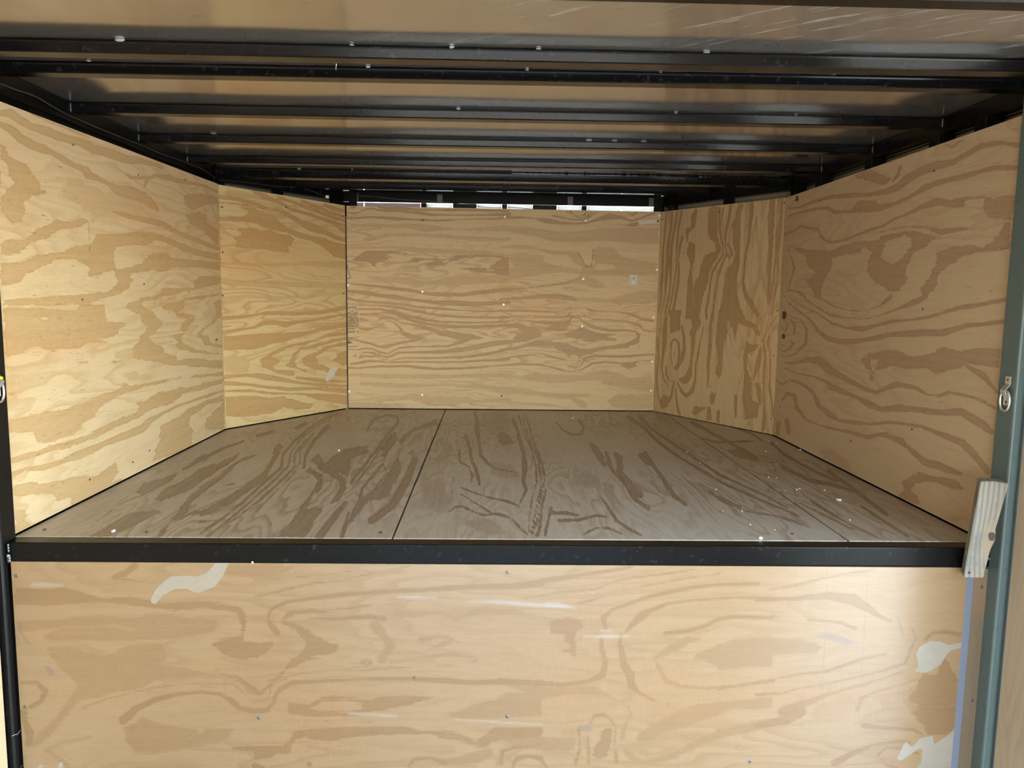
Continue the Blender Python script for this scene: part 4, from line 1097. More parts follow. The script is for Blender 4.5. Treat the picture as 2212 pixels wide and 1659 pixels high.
# black bottom plates behind the sheets, seen in the joint along the floor
def plate(a, b, par, o=.014):
    d = Vector((b[0]-a[0], b[1]-a[1], 0)).normalized(); n = Vector((-d.y, d.x, 0))
    bm = bmesh.new(); prism(bm, [Vector(v3(a, ZP-.04))+n*o, Vector(v3(b, ZP-.04))+n*o, Vector(v3(b, ZP+.05))+n*o, Vector(v3(a, ZP+.05))+n*o], n*.02)
    finish(bm, 'bottom_plate', M_STEEL, par)
plate((XL, 2.01), CL, w_left); plate(CL, BL, w_fl); plate(BL, BR, w_front); plate(BR, CR, w_fr); plate(CR, (XR, 1.995), w_right)
# raised floor ------------------------------------------------------------------
bm = bmesh.new()
pl = [(XL-.02, YF+.01), (XL-.02, 3.63), (-.82, 4.35), (.93, 4.365), (XR+.02, 3.62), (XR+.02, YF+.01)]
prism(bm, [v3(q, ZP-.019) for q in pl], (0, 0, -.03))
floor = thing(finish(bm, 'floor', M_STEEL), 'raised plywood floor of the nose in three worn boards', 'floor', kind='structure')
S1, S2 = -.2632, .976
def plan_line(a, b, x):
    t = (x-a[0])/(b[0]-a[0]); return a[1] + t*(b[1]-a[1])
g = .0028
yb = lambda x: plan_line(CL, BL, x) if x < BL[0] else (plan_line(BL, BR, x) if x < BR[0] else plan_line(BR, CR, x))
def floor_sheet(key, xs, mat, res=.006):
    """floor board with a shaped far edge following the slanted walls"""
    x0, x1 = xs
    brk = [x0] + [q for q in (BL[0], BR[0]) if x0 < q < x1] + [x1]
    # build as one grid in (u = x, v = depth share)
    nx = int((x1-x0)/res); nyv = int(2.3/.008)
    xs_ = np.unique(np.concatenate([np.linspace(x0, x1, nx+1), brk]))
    v = np.linspace(0, 1, nyv+1)
    X, V = np.meshgrid(xs_, v)
    far = np.array([yb(x) for x in xs_])
    Y = YF + V*(far[None, :]-YF)
    pts = np.stack([X.ravel(), Y.ravel(), np.full(X.size, ZP)], 1)
    w = len(xs_); h = len(v); N = len(pts)
    idx = np.arange(N).reshape(h, w)
    q = np.stack([idx[:-1, :-1], idx[:-1, 1:], idx[1:, 1:], idx[1:, :-1]], -1).reshape(-1, 4).tolist()
    loop = list(range(w)) + [r*w+w-1 for r in range(1, h)] + [(h-1)*w+i for i in range(w-2, -1, -1)] + [r*w for r in range(h-2, 0, -1)]
    L = len(loop)
    allp = np.vstack([pts, pts[loop] - np.array([0, 0, .0185])])
    for i in range(L):
        q.append([loop[(i+1) % L], loop[i], N+i, N+(i+1) % L])
    q.append([N+i for i in range(L)][::-1])
    me = bpy.data.meshes.new('plywood_board')
    me.from_pydata(allp.tolist(), [], q)
    F = figure_fields(pts, key)
    for ch in CHANS:
        at = me.attributes.new(ch, 'FLOAT', 'POINT')
        at.data.foreach_set('value', np.concatenate([F[ch], np.full(L, -.05)]).astype(np.float32))
    li = np.empty(len(me.loops), np.int32); me.loops.foreach_get('vertex_index', li)
    me.uv_layers.new(name='uv').data.foreach_set('uv', np.stack([allp[li, 1], allp[li, 0]], 1).astype(np.float32).ravel())
    return link('plywood_board', me, mat, floor)
floor_sheet('floor_left', (XL, S1-g), MP_FLOOR)
floor_sheet('floor_middle', (S1+g, S2-g), MP_FLOOR)
floor_sheet('floor_right', (S2+g, XR), MP_FLOOR)

# lower bulkhead sheet below the rail -----------------------------------------------
YL = 1.9585
LX0, LX1 = -1.243, 1.279
bm = bmesh.new(); bx(bm, -1.25, 1.335, 2.03, 2.05, -.05, ZP-.055)
w_low = wall('wall_lower_front', 'varnished plywood bulkhead below the black rail, worn and patched', bm, M_STEEL)
zlt = ony(1060, 1218.3, YL)[2]
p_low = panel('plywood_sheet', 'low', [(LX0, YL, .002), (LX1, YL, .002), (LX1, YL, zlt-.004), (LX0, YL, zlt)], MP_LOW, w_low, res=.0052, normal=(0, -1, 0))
for (px, py) in ((35, 1244.5), (54.5, 1527), (558.5, 1551), (1096.5, 1236.5), (1096, 1548), (1620, 1645)):
    screw(ony(px, py, YL), (0, -1, 0), M_SCREW, p_low, .0052, 'screw')

# white enamelled strip and plywood batten beside the right end of the bulkhead
t1 = box_obj('trim_1', (1.2785, 1.300, YL+.002, YL+.022, 0, ZP-.05), M_STRIPE, bev=.001)
thing(t1, 'narrow pale blue enamelled strip along the bulkhead edge', 'trim', kind='structure')
bm = bmesh.new()
bx(bm, 1.3005, 1.3388, 1.964, 1.99, 0, ZP-.06)
t2 = plain_ply(finish(bm, 'trim_2', MP_BATTEN), 'z')
thing(t2, 'narrow upright plywood batten with two screws beside the right post', 'trim', kind='structure')
for (px, py) in ((2120.5, 1268), (2099, 1513.5)):
    screw(ony(px, py, 1.964), (0, -1, 0), M_SCREW, t2, .005, 'screw')

# plywood of the low deck sides
panel('plywood_sheet', '', [(XL-.003, REAR+.1, .002), (XL-.003, 1.925, .002), (XL-.003, 1.925, ZT), (XL-.003, REAR+.1, ZT)], MP_EDGE, w_rl, res=.08, normal=(1, 0, 0))
for (y0, y1, z0, z1) in ((DOOR_Y1+.03, 1.9, .002, ZT), (REAR+.1, DOOR_Y0-.03, .002, ZT)):
    panel('plywood_sheet', '', [(XR+.006, y1, z0), (XR+.006, y0, z0), (XR+.006, y0, z1), (XR+.006, y1, z1)], MP_DULL, w_rr, res=.08, normal=(-1, 0, 0), vertical_grain=True)
bm = bmesh.new()
bx(bm, SKX0, SKX1, REAR, 2.05, -.03, 0)
fl = thing(plain_ply(finish(bm, 'floor_lower', MP_FLOOR)), 'low plywood deck of the trailer behind the bulkhead', 'floor', kind='structure')

# roof ------------------------------------------------------------------------------
bm = bmesh.new()
bx(bm, SKX0, SKX1, REAR, 4.46, ZCEIL, ZCEIL+.012)
ceil = thing(finish(bm, 'ceiling', M_ROOF), 'shiny dusty metal roof skin mirroring the plywood', 'ceiling', kind='structure')
RX0, RX1 = -1.292, 1.388          # inner faces of the black side rails
def rail(a, b, parent, z0=ZCEIL-.062, z1=ZCEIL-.0005, w=.042, name='top_rail'):
    """black tube along the top of a wall, its inner face on the line a-b"""
    d = Vector((b[0]-a[0], b[1]-a[1], 0)).normalized(); n = Vector((-d.y, d.x, 0))
    bm = bmesh.new()
    o = n*w/2
    beam(bm, Vector(v3(a, (z0+z1)/2))+o, Vector(v3(b, (z0+z1)/2))+o, w, z1-z0, .004)
    return finish(bm, name, M_STEEL, parent)
rail((RX0, 1.93), (RX0, 3.65), w_left)
rail((RX0, REAR), (RX0, 1.93), w_rl)
rail((RX1, 3.64), (RX1, 1.93), w_right, z0=ZCEIL-.050)
rail((RX1, 1.93), (RX1, REAR), w_rr)
nfl = Vector((nFL[0], nFL[1], 0)); nfr = Vector((nFR[0], nFR[1], 0))
rail((CL[0]-.03, CL[1]+.025), (BL[0]-.022, BL[1]+.035), w_fl)
rail((BR[0]+.022, BR[1]+.035), (CR[0]+.035, CR[1]+.025), w_fr)
# lower flange lines under the side rails, and wall studs seen in the slot above the plywood
for (par, x0, x1, z0, z1) in ((w_left, RX0-.042, RX0-.012, ZCEIL-.076, ZCEIL-.0625), (w_right, SKX1-.006, SKX1-.0002, ZCEIL-.058, ZCEIL-.0545)):
    bm = bmesh.new(); bx(bm, x0, x1, 1.94, 3.63, z0, z1)
    finish(bm, 'rail_flange', M_STEEL, par)
studs_y = (2.23, 2.50, 2.93, 3.10, 3.33, 3.57)
for y in studs_y:
    bm = bmesh.new(); bx(bm, SKX0+.001, XL-.0135, y-.02, y+.02, ZP-.05, ZCEIL-.0765, bev=.002); finish(bm, 'wall_stud', M_STEEL, w_left)
for y in (2.20, 2.43, 2.85, 3.29, 3.56):
    bm = bmesh.new(); bx(bm, XR+.0135, SKX1-.007, y-.026, y+.026, ZP-.05, ZCEIL-.0505, bev=.002); finish(bm, 'wall_stud', M_STEEL, w_right)
def stud_on(pl, px, py, par, w=.045):
    q = on(px, py, *pl); n = Vector((pl[1][0], pl[1][1], 0))
    c = Vector(q) - n*.03
    bm = bmesh.new(); beam(bm, (c.x, c.y, ZP-.05), (c.x, c.y, ZCEIL-.0625), w, .032, .002, up=n)
    finish(bm, 'wall_stud', M_STEEL, par)
stud_on(PL_FL, 608, 418, w_fl); stud_on(PL_FL, 735, 440, w_fl, .06); stud_on(PL_FL, 484, 400, w_fl, .03)
stud_on(PL_FR, 1566, 440, w_fr, .05); stud_on(PL_FR, 1442, 452, w_fr, .07)
# roof of the nose above the front wall: header bar, clips, spacer blocks and translucent cap strips
YH = 4.40
hb0, hb1 = ony(1070, 440.5, YH)[2], ZCEIL-.001
bm = bmesh.new(); bx(bm, -.86, .985, YH, YH+.03, hb0, hb1, bev=.004)
finish(bm, 'header_bar', M_STEEL, w_front)
bm = bmesh.new(); bx(bm, -.80, .93, 4.12, YH, ZCEIL-.007, ZCEIL-.0008, bev=.001)
finish(bm, 'reflection_blocker', M_MATT, w_front)  # added matt plate, keeps the bright cap strips from mirroring in the roof
for (x0, x1) in ((753, 771), (1413, 1432)):
    a = ony(x0, 440, YH-.012); b = ony(x1, 440, YH-.012)
    bm = bmesh.new(); bx(bm, a[0], b[0], YH-.012, YH, hb0-.03, hb1-.003, bev=.002); finish(bm, 'corner_lug', M_STEEL, w_front)
for px in (768, 950, 1232, 1408):
    a = ony(px-6, 430, YH-.004); b = ony(px+6, 430, YH-.004)
    bm = bmesh.new(); bx(bm, a[0], b[0], YH-.004, YH, hb0+.001, hb0+.047, bev=.001)
    finish(bm, 'wire_clip', M_CABLE, w_front)
YS = 4.412
zs0 = ZT-.05
for (a, b) in ((722, 758), (909, 921), (978, 1030), (1084, 1096), (1151, 1203), (1257, 1268), (1414, 1436)):
    q0, q1 = ony(a, 450, YS), ony(b, 450, YS)
    bm = bmesh.new(); bx(bm, q0[0], q1[0], YS, YS+.03, zs0, hb0-.0005, bev=.002)
    finish(bm, 'spacer_block', M_STEEL, w_front)
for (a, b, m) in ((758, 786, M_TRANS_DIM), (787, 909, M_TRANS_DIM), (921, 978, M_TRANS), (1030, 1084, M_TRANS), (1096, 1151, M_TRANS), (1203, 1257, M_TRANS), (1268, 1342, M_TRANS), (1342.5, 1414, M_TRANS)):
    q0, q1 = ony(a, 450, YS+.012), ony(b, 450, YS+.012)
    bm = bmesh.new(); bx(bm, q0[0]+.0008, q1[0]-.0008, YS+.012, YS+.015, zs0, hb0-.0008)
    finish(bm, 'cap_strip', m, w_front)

# roof bows ---------------------------------------------------------------------------
BOW_LABELS = ['black roof bow just entering the top edge of the picture',
              'first full black roof bow, with a large glossy sealant drip near its left end',
              'second black roof bow, close behind the first, with a white thread hanging',
              'third black roof bow, ending at the side rails with pale welds',
              'fourth black roof bow, carrying three sealant drips in a row',
              'fifth black roof bow, the slim one before the silver-welded bow',
              'sixth, deeper black roof bow with a long broken silver weld seam',
              'seventh and last black roof bow, just before the front header']
bows = []
def bow(i, y, yr, h, d, ends=(RX0, RX1)):
    o = empty('roof_bow', (0.04, y, ZCEIL-.001), BOW_LABELS[i], 'roof bow', 'black steel bows across the roof')
    bm = bmesh.new()
    a = Vector((ends[0]-.001, y - (yr-y), ZCEIL-.0042-h/2)); b = Vector((ends[1]+.001, yr, ZCEIL-.0042-h/2))
    beam(bm, a, b, d, h, .0045)
    # the thin web between tube and roof skin
    c = finish(bm, 'bow_tube', M_BOW); c.parent = o; c.matrix_parent_inverse = Matrix.Translation(-Vector(o.location))
    bm = bmesh.new()
    za = Vector((0, 0, h/2+.0021))
    beam(bm, a+za+Vector((0, .004, 0)), b+za+Vector((0, .004, 0)), d*.55, .0042, 0)
    c = finish(bm, 'adhesive_strip', M_STEEL); c.parent = o; c.matrix_parent_inverse = Matrix.Translation(-Vector(o.location))
    bows.append(o); return o
def child(o, root):
    o.parent = root; o.matrix_parent_inverse = Matrix.Translation(-Vector(root.location)); return o
bow_y = [(1.438, 1.436, .031, .03), (1.862, 1.856, .028, .032), (2.030, 2.012, .026, .032), (2.455, 2.443, .028, .032), (2.902, 2.885, .027, .032),
         (3.345, 3.325, .027, .032), (3.690, 3.685, .038, .060), (4.080, 4.075, .030, .03)]
for i, (y, yr, h, d) in enumerate(bow_y):
    e = (RX0, RX1) if i < 7 else (-1.02, 1.12)
    bow(i, y, yr, h, d, e)
def drip(i, px, w=.016, hgt=.006, mat=None, seed=0):
    y = bow_y[i][0] - bow_y[i][3]/2
    z = ZCEIL - .004
    d = ray(px, 300.0)
    # point on the bow's front upper edge under this picture column
    x = CAMP[0] + (y-CAMP[1])*d[0]/d[1]
    bm = bmesh.new(); blob(bm, (x, y-.001, z+.0015), w/2.6, .0045, hgt*.45, 2, .2, seed)
    return child(finish(bm, 'sealant_drip', mat or M_SEAL, None, True), bows[i])
for k, (i, px, w, h) in enumerate(((1, 268, .030, .008), (1, 975, .016, .007), (1, 762, .014, .004), (1, 1160, .016, .005), (1, 1518, .022, .006),
                                   (2, 796, .016, .006), (2, 1136, .012, .005), (2, 1422, .012, .006), (2, 1792, .018, .006), (2, 200, .014, .004),
                                   (3, 990, .018, .005), (3, 1458, .016, .005), (3, 1716, .016, .005), (4, 1272, .030, .007), (4, 1328, .030, .005), (4, 1391, .030, .005),
                                   (4, 462, .03, .003), (6, 645, .025, .004), (6, 760, .012, .003))):
    drip(i, px, w, h, None, k)
# weld beads at the bow ends and along the sixth bow
def bead(root, pts, r, mat=M_WELD, name='weld_bead', seed=0):
    rnd = random.Random(seed); bm = bmesh.new()
    P = []; Rr = []
    for a, b in zip(pts, pts[1:]):
        a, b = Vector(a), Vector(b); n = max(2, int((b-a).length/.008))
        for k in range(n):
            P.append(a.lerp(b, k/n)); Rr.append(r*(.75+.5*rnd.random()))
    P.append(Vector(pts[-1])); Rr.append(r*.8)
    tube(bm, P, Rr, 6)
    return child(finish(bm, name, mat, None, True), root)
for i in range(3, 7):
    y, yr, h, d = bow_y[i]
    for sx, yy in ((RX0+.003, 2*y-yr), (RX1-.003, yr)):
        bead(bows[i], [(sx, yy-d/2-.001, ZCEIL-.004), (sx, yy-d/2-.003, ZCEIL-.02), (sx, yy-d/2-.001, ZCEIL-.030)], .0022, seed=i)
y6 = bow_y[6][0]-bow_y[6][3]/2-.001
for k, (a, b) in enumerate(((1105, 1222), (1226, 1262), (1266, 1346), (1352, 1420), (1432, 1500), (1508, 1640), (1646, 1688))):
    xa = onx; pa = ony(a, 377+.008*(a-1105), y6); pb = ony(b, 377+.008*(b-1105), y6)
    bead(bows[6], [(pa[0], y6, ZCEIL-.0055), (pb[0], y6, ZCEIL-.0055)], .0036 if k < 2 or k > 4 else .003, seed=20+k)
# ------------------------------------------------------------------ posts and rail
def post(name, x0, x1, y0, y1, label, mat):
    o = empty(name, ((x0+x1)/2, (y0+y1)/2, 0), label, 'post')
    bm = bmesh.new(); bx(bm, x0, x1, y0, y1, 0.0, ZCEIL-.0005, bev=.005)
    child(finish(bm, 'post_tube', mat), o)
    return o
post_l = post('steel_post', -1.334, -1.2548, 1.944, 2.0075, 'black square steel post at the left end of the rail', M_POST)
post_r = post('steel_post', 1.3395, 1.4245, 1.920, 1.9915, 'black square steel post, tinted teal-grey for lens haze, behind the weathered block', M_POST_R)
# scratched nicks low on the left post
for k, pts in enumerate((((26, 1590), (32, 1587), (38, 1586), (44, 1577)), ((45, 1657), (49, 1653)))):
    P = [onx(a, b, -1.2545) for a, b in pts]
    bm = bmesh.new(); tube(bm, P, .0009, 6)
    child(finish(bm, 'paint_scratch', M_SEAL), post_l)
rail_o = empty('steel_rail', (.04, 1.987, ZP-.055), 'black square steel rail along the edge of the raised floor', 'rail')
bm = bmesh.new(); bx(bm, -1.2545, 1.339, 1.9615, YF-.0006, ZP-.0545, ZP-.0012, bev=.0035)
child(finish(bm, 'rail_tube', M_STEEL), rail_o)
bm = bmesh.new()
for k, (px, py) in enumerate(((17.5, 1178), (18, 1184), (18.5, 1190))):
    q = ony(px, py, 1.958); blob(bm, q, .003, .003, .005, 2, .4, k)
child(finish(bm, 'weld_bead', M_WELD, None, True), rail_o)
bm = bmesh.new()
for k, (px, py) in enumerate(((18, 1201), (19.5, 1206), (20, 1211))):
    q = ony(px, py, 1.957); blob(bm, q, .0055, .004, .006, 2, .5, k+5)
child(finish(bm, 'weld_bead', M_WELD, None, True), rail_o)

# ------------------------------------------------------------------ weathered wood block
YAWB = math.radians(20)
nb = np.array([-math.sin(YAWB), -math.cos(YAWB), 0])
pb0 = (1.245, 1.915, 0)
c4 = [on(px, py, pb0, nb) for px, py in ((2081.5, 1247.5), (2124.5, 1248.5), (2179, 1044.5), (2118.5, 1040))]
block = empty('wood_block', tuple(c4[0]), 'weathered grey offcut of lumber with a knot, fixed across the rail end', 'wood block')
cen = sum(c4)/4
ux = np.array([math.cos(YAWB), -math.sin(YAWB), 0]); 
bm = bmesh.new()
loc = [((c-cen) @ ux, (c-cen)[2]) for c in c4]
# outline in block coordinates with a slightly chipped right edge
def lerp2(a, b, t): return (a[0]+(b[0]-a[0])*t, a[1]+(b[1]-a[1])*t)
out = [loc[0], loc[1]]
for t, dx in ((.10, -.0005), (.22, -.0012), (.30, -.001), (.36, .0015), (.41, .0035), (.46, .0022), (.52, -.002), (.64, -.001), (.8, 0), (.92, .0005)):
    q = lerp2(loc[1], loc[2], t); out.append((q[0]+dx, q[1]))
out += [loc[2]]
q = lerp2(loc[2], loc[3], .5); out.append((q[0], q[1]+.0025))
out += [loc[3]]
TH = .038
fr = [bm.verts.new((x, 0, z)) for x, z in out]; bk = [bm.verts.new((x*.985+.0005, TH, z+(.0015 if z > 0 else .004))) for x, z in out]
bm.faces.new(fr); bm.faces.new(bk[::-1])
for i in range(len(out)):
    j = (i+1) % len(out); bm.faces.new((fr[i], bk[i], bk[j], fr[j]))
bmesh.ops.recalc_face_normals(bm, faces=bm.faces)
es = [e for e in bm.edges if len(e.link_faces) == 2 and e.calc_face_angle(0) > .6]
bmesh.ops.bevel(bm, geom=es, offset=.0018, segments=2, affect='EDGES')
stick = finish(bm, 'stick', M_BLOCK)
MB = Matrix(((ux[0], -nb[0], 0, cen[0]), (ux[1], -nb[1], 0, cen[1]), (0, 0, 1, cen[2]), (0, 0, 0, 1)))
stick.matrix_world = MB
stick.parent = block; stick.matrix_parent_inverse = Matrix.Translation(-Vector(block.location))
def on_block(px, py, lift=0.0):
    return Vector(on(px, py, cen, nb)) + Vector(nb)*lift
bm = bmesh.new()
kc = on_block(2142.5, 1159)
for k in range(3):
    r = (.0082, .0058, .003)[k]
    pts = [kc + Vector(nb)*(.0012+.0006*k) + Vector(ux)*(r*math.cos(t)*(1+.12*math.sin(3*t))) + Vector((0, 0, 1))*(r*1.5*math.sin(t)*(1+.08*math.cos(2*t))) for t in np.linspace(0, 2*math.pi, 19)[:-1]]
    n0 = len(pts); vs = [bm.verts.new(q) for q in pts]
    vi = [bm.verts.new(q - Vector(nb)*.003) for q in pts]
    bm.faces.new(vs)
    for a in range(n0): bm.faces.new((vs[a], vs[(a+1) % n0], vi[(a+1) % n0], vi[a]))
child(finish(bm, 'knot', M_KNOT), block)
s = screw(on_block(2094, 1237, .0003), nb, M_RUSTY, None, .0034, 'screw'); child(s, block)
# bent nail beside the block, driven into the post
nail = empty('bent_nail', tuple(onx(2139, 1207, 1.3385)), 'small shiny bent nail in the right post beside the weathered block', 'nail')
a = Vector(onx(2139, 1208, 1.339)); bm = bmesh.new()
tube(bm, [a+Vector((.003, 0, 0)), a+Vector((-.006, -.001, .002)), a+Vector((-.010, -.001, .012)), a+Vector((-.009, 0, .022))], .0016, 8)
child(finish(bm, 'shank', M_ZINC, None, True), nail)
bm = bmesh.new(); blob(bm, a+Vector((-.010, -.001, -.001)), .0035, .004, .003, 2, .1, 1)
child(finish(bm, 'nail_head', M_ZINC, None, True), nail)

# ------------------------------------------------------------------ lashing rings
def lashing(name, cx, cy, cz, s, label, strap=False):
    """s = +1: on the right post (faces -x); -1: on the left post"""
    o = empty(name, (cx, cy, cz), label, 'lashing ring')
    def P(a, b, c): return Vector((cx - s*a, cy + b, cz + c))     # a = out from the post, b = along +y, c = up
    bm = bmesh.new()
    # bracket: flat tab, a saddle standing out over the ring, lower tab
    prof = [(.0015, .040), (.0015, .020), (.004, .016), (.013, .004), (.013, -.002), (.004, -.012), (.0015, -.016), (.0015, -.036)]
    hw = .0095
    fa = []; fb = []
    for (a, c) in prof:
        fa.append((bm.verts.new(P(a, -hw, c)), bm.verts.new(P(a, hw, c)))); fb.append((bm.verts.new(P(a+.0025, -hw, c)), bm.verts.new(P(a+.0025, hw, c))))
    for i in range(len(prof)-1):
        bm.faces.new((fa[i][0], fa[i+1][0], fa[i+1][1], fa[i][1])); bm.faces.new((fb[i][0], fb[i][1], fb[i+1][1], fb[i+1][0]))
        bm.faces.new((fa[i][0], fb[i][0], fb[i+1][0], fa[i+1][0])); bm.faces.new((fa[i][1], fa[i+1][1], fb[i+1][1], fb[i][1]))
    bm.faces.new((fa[0][0], fa[0][1], fb[0][1], fb[0][0])); bm.faces.new((fa[-1][0], fb[-1][0], fb[-1][1], fa[-1][1]))
    child(finish(bm, 'bracket', M_ZINC), o)
    # D ring passing under the saddle and hanging down
    pts = []
    for t in np.linspace(0, 2*math.pi, 33)[:-1]:
        y = .0185*math.copysign(abs(math.cos(t))**.8, math.cos(t)); z = -.024 + .026*math.sin(t)
        pts.append(P(.007, y, z))
    bm = bmesh.new(); n = len(pts); k = 8
    rings = []
    for i in range(n):
        d = (pts[(i+1) % n]-pts[i-1]).normalized(); u = Vector((1, 0, 0)); w = d.cross(u).normalized()
        rings.append([bm.verts.new(pts[i] + (u*math.cos(2*math.pi*j/k) + w*math.sin(2*math.pi*j/k))*.0032) for j in range(k)])
    for i in range(n):
        for j in range(k):
            bm.faces.new((rings[i][j], rings[(i+1) % n][j], rings[(i+1) % n][(j+1) % k], rings[i][(j+1) % k]))
    child(finish(bm, 'ring', M_ZINC, None, True), o)
    for c in (.031, -.027):
        child(screw(P(.004, 0, c), (-s, 0, 0), M_SCREW, None, .0042, 'screw'), o)
    if strap:
        bm = bmesh.new(); blob(bm, P(.008, .006, .010), .006, .008, .006, 2, .1, 3)
        c = child(finish(bm, 'yellow_strap', M_YELLOW, None, True), o); c['label'] = 'yellow webbing end'
    return o
q = onx(2178, 846, 1.3395)
lashing('lashing_ring', 1.3395, q[1], q[2], 1, 'zinc lashing ring hanging from a bracket on the right post')
q = onx(-9, 826, -1.2548)
lashing('lashing_ring', -1.2548, q[1], q[2], -1, 'zinc lashing ring with a yellow strap on the left post, cut by the picture edge', True)

# ------------------------------------------------------------------ sticker, stamp, cable, small bits
def flat_on(pl, pix, lift):
    n = Vector((pl[1][0], pl[1][1], 0)); return [Vector(on(px, py, *pl)) + n*lift for px, py in pix]
st = empty('price_sticker', tuple(on(1368, 604, *PL_F)), 'small white paper barcode sticker on the front plywood', 'sticker')
nFv = Vector((nF[0], nF[1], 0))
bm = bmesh.new(); prism(bm, flat_on(PL_F, [(1361.8, 594), (1377, 594.8), (1374.8, 614.5), (1359.5, 613.2)], .0006), -nFv*.0004)
child(finish(bm, 'paper', M_PAPER), st)
def sub(px, py): return flat_on(PL_F, [(1361.8+px*15.2-py*2.2, 594+py*19.6+px*.8)], .0009)[0]
bm = bmesh.new()
for k in range(9):
    y0 = .12+.052*k; h = (.03, .018, .035, .022, .03)[k % 5]
    prism(bm, [sub(.40, y0), sub(.62, y0), sub(.62, y0+h), sub(.40, y0+h)], -nFv*.0003)
child(finish(bm, 'barcode', M_INK), st)
bm = bmesh.new()
for (x, y0, y1) in ((.22, .15, .55), (.15, .35, .9), (.27, .5, .92), (.80, .12, .5), (.88, .1, .45), (.84, .55, .9), (.76, .6, .92)):
    n = int((y1-y0)/.06)
    for k in range(n):
        a = y0 + k*.06; prism(bm, [sub(x-.025, a), sub(x+.025, a), sub(x+.025, a+.042), sub(x-.025, a+.042)], -nFv*.0003)
child(finish(bm, 'small_print', M_GREYINK), st)

# upside-down mill stamp printed on the left edge of the front sheet (its small print is illegible)
rnd = random.Random(3)
bm = bmesh.new()
def stamp_quad(x0, y0, x1, y1):
    q = flat_on(PL_F, [(x0, y0), (x1, y0-.06*(x1-x0)), (x1, y1-.06*(x1-x0)), (x0, y1)], .0005)
    prism(bm, q, -nFv*.0004)
stamp_quad(750.6, 663.6, 770.6, 664.9)
rows = ((667.5, 769.5, .5), (672, 772, .5), (676.2, 772.6, 1), (680.2, 773, .8), (684.8, 773.2, .8), (689.6, 773.2, .6), (693.3, 773.8, .9), (697.8, 774.2, .9), (701.6, 774.8, 1), (705.8, 775, 1), (710, 775, .5))
for (y, xe, dens) in rows:
    x = 751.2
    while x < xe:
        w = rnd.uniform(.8, 1.5); 
        if rnd.random() < .55+.4*dens:
            hh = rnd.uniform(1.3, 2.2); stamp_quad(x, y-hh*.5, x+w*.75, y+hh*.5)
        else: x += .8
        x += w+.15
x = 751.5
for k in range(8):
    stamp_quad(x, 715.2, x+.6, 718.6)
    if k % 2: stamp_quad(x, 715.2, x+1.5, 715.9)
    else: stamp_quad(x, 717.9, x+1.5, 718.6)
    x += 1.95
for (a, b, c, d) in ((771.6, 714.8, 773.0, 718.4), (774.6, 714.8, 773.2, 718.4)):
    prism(bm, flat_on(PL_F, [(a, b), (a+.8, b), (c+.6, d), (c, d)], .0005), -nFv*.0004)
stamp_quad(751.2, 729, 776.4, 729.7)
stamp_quad(751.2, 748.6, 774.3, 749.6)
def tri_outline(pts, w):
    pts = [np.array(q, float) for q in pts]
    for a, b in zip(pts, pts[1:]):
        d = (b-a)/np.linalg.norm(b-a); n = np.array([-d[1], d[0]])*w/2
        prism(bm, flat_on(PL_F, [tuple(a+n), tuple(b+n), tuple(b-n), tuple(a-n)], .0005), -nFv*.0004)
tri_outline([(749.2, 571.5), (757.2, 600.8), (749.6, 601.4)], 1.1)
tri_outline([(751.5, 732.5), (761, 740.8), (751.5, 741.8)], .9)
prism(bm, flat_on(PL_F, [(752, 736.2), (757.6, 740.2), (752.2, 740.9)], .0005), -nFv*.0004)
stamp = finish(bm, 'printed_stamp', M_INK, p_f)
stamp['label'] = 'black upside-down printed mill stamp'

def cable(name, P, r, label):
    bm = bmesh.new()
    # smooth the path
    pts = [Vector(q) for q in P]; out = []
    for i in range(len(pts)-1):
        p0 = pts[max(i-1, 0)]; p1 = pts[i]; p2 = pts[i+1]; p3 = pts[min(i+2, len(pts)-1)]
        for k in range(5):
            t = k/5
            out.append(.5*((2*p1) + (p2-p0)*t + (2*p0-5*p1+4*p2-p3)*t*t + (3*p1-p0-3*p2+p3)*t*t*t))
    out.append(pts[-1])
    tube(bm, out, r, 6)
    return thing(finish(bm, name, M_CABLE, None, True), label, 'cable')
cx = RX0+.004
cable('cable', [(cx, y, onx(px, py, cx)[2]) for px, py in ((-25, 170), (0, 180.5), (35, 194), (75, 208), (110, 228), (145, 247.5), (185, 265), (220, 280), (255, 294), (300, 312), (340, 329), (385, 345), (430, 362), (447, 372), (468, 388)) for y in (onx(px, py, cx)[1],)],
      .0022, 'thin dark cable strung along the left roof rail')
yc = YH-.006
cable('cable', [ony(a, b, yc) for a, b in ((770, 423), (800, 424), (840, 428), (880, 432), (930, 434), (985, 440), (1040, 447), (1075, 449), (1100, 448), (1130, 450), (1152, 452))],
      .0018, 'thin dark cable hanging below the front header bar')
pl2 = ((CL[0]-.03, CL[1]+.025, 0), (nFL[0], nFL[1], 0))
cable('cable', [on(a, b, *pl2)+np.array(nFL)*.004 for a, b in ((470, 389), (520, 393), (560, 398), (600, 403), (640, 405), (670, 412), (690, 420), (704, 426))],
      .0016, 'thin dark cable along the slanted left corner rail, ending at a white plug')
q = on(705.5, 425.5, *pl2) + np.array(nFL)*.006
bm = bmesh.new(); bx(bm, q[0]-.009, q[0]+.009, q[1]-.007, q[1]+.004, q[2]-.008, q[2]+.008, bev=.002)
plug = thing(finish(bm, 'cable_plug', M_WHITE), 'tiny white plug at the end of the corner cable', 'plug')
# white thread on the second bow
yt = bow_y[2][0]-bow_y[2][3]/2-.004
th = [ony(a, b, yt) for a, b in ((730.5, 133.5), (727.5, 138), (726, 143), (725.5, 151))]
bm = bmesh.new(); tube(bm, th, [.0024, .0016, .0009, .0005], 6)
thing(finish(bm, 'thread', M_WHITE), 'short white thread hanging from the second roof bow', 'thread')

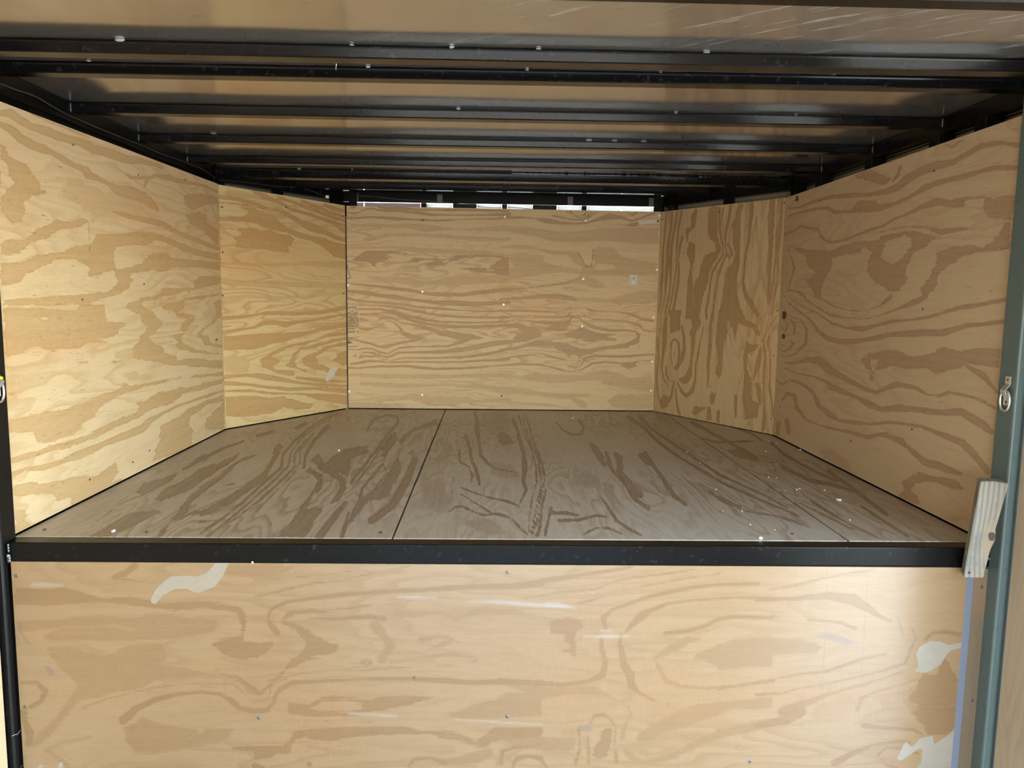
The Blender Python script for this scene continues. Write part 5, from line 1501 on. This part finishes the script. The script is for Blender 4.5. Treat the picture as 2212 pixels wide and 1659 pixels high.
# crumbs of white foam on the raised floor
crumbs = [(1653.5, 976, 4, 'tiny white foam crumb at the far right corner, front one of the corner three'),
          (1661, 954, 4, 'tiny white foam crumb at the far right corner, closest to the slanted wall'),
          (1677, 957, 3, 'tiny white foam crumb at the far right corner, closest to the right wall'),
          (1728, 973, 5, 'white foam crumb caught in the joint at the foot of the right wall'),
          (1483.5, 978, 4, 'white foam crumb alone on the middle board, halfway up its right side'),
          (1513, 1000.5, 3, 'faint foam speck on the middle board just below the lone halfway crumb'),
          (1660, 1032, 4, 'foam crumb just over the seam on the right board, inner of a level pair'),
          (1677, 1033.5, 4, 'foam crumb on the right board, outer of the level pair by the seam'),
          (1694.5, 1061.5, 3, 'foam crumb on the right board touching the seam, below the level pair'),
          (1722, 1058.5, 5, 'foam crumb on the right board, larger of two touching crumbs'),
          (1727.5, 1057, 4, 'foam crumb on the right board, smaller of two touching crumbs'),
          (1781, 1060, 5, 'foam crumb on the right board, straight behind the square chip'),
          (1835.5, 1124.5, 4, 'foam crumb on the right board, in front of the square chip'),
          (1546.5, 1058.5, 4, 'foam crumb on the middle board, alone left of the seam'),
          (1562, 1104, 3, 'fainter foam crumb of two at the front of the middle board'),
          (1603, 1105, 4, 'brighter foam crumb of two at the front of the middle board'),
          (1620.5, 1134, 4, 'foam crumb beside the pale smear at the front of the middle board'),
          (1673, 1145, 3, 'foam crumb close to the rail, just left of the front end of the seam')]
rnd = random.Random(11)
for k, (px, py, s, lab) in enumerate(crumbs):
    q = onz(px, py, ZP); r = s*.5*np.linalg.norm(q-CAMP)/FPX
    bm = bmesh.new(); blob(bm, (q[0], q[1], q[2]+r*.55), r, r*1.2, r*.6, 1, .5, k)
    thing(finish(bm, 'foam_crumb', M_CRUMB), lab, 'crumb', 'white foam crumbs on the raised floor')
for (px, py, w, d, lab) in ((1811.5, 1081, .0105, .012, 'white square foam chip, the largest on the right floor board'),
                            (245, 1149.5, .006, .010, 'white foam chip on the left floor board near the rail'),
                            (1643, 1164, .007, .007, 'white foam chip on the very edge of the floor at the rail'),
                            (1237, 904, .006, .010, 'white foam crumb on the middle floor board close to the front wall'),
                            (732, 974, .004, .006, 'white foam speck in the middle of the left floor board'),
                            (546, 1217.2, .0035, .003, 'white chip on the bulkhead top edge under the rail')):
    q = onz(px, py, ZP) if py < 1200 else ony(px, py, YL-.003)
    bm = bmesh.new(); blob(bm, (q[0], q[1], q[2]+.003), w/1.2, d/1.2, .004, 1, .6, int(px))
    thing(finish(bm, 'foam_chip', M_CRUMB), lab, 'chip')
for (a, b, lab) in (((92, 1145.5), (101, 1142.5), 'small dark wood splinter in the left corner of the raised floor'),
                    ((313, 1149.5), (320, 1149), 'small dark wood splinter near the white chip on the left floor board'),
                    ((818, 1149.5), (826, 1151), 'small dark wood splinter beside the seam of the left floor board'),
                    ((1708, 1152.5), (1715, 1154), 'small dark splinter on the middle floor board near its right seam')):
    A, B = Vector(onz(*a, ZP+.0015)), Vector(onz(*b, ZP+.0015))
    bm = bmesh.new(); tube(bm, [A, A.lerp(B, .4)+Vector((0, 0, .001)), B], [.0008, .0022, .0006], 6)
    thing(finish(bm, 'splinter', M_SPLINT), lab, 'splinter')
# dark tape scraps at the foot of the slanted left wall
# ------------------------------------------------------------------ outside
bm = bmesh.new(); bx(bm, -60, 60, -60, 60, -.75, -.70)
thing(finish(bm, 'ground', M_GROUND), 'grassy gravel ground outside the trailer', 'ground', kind='structure')
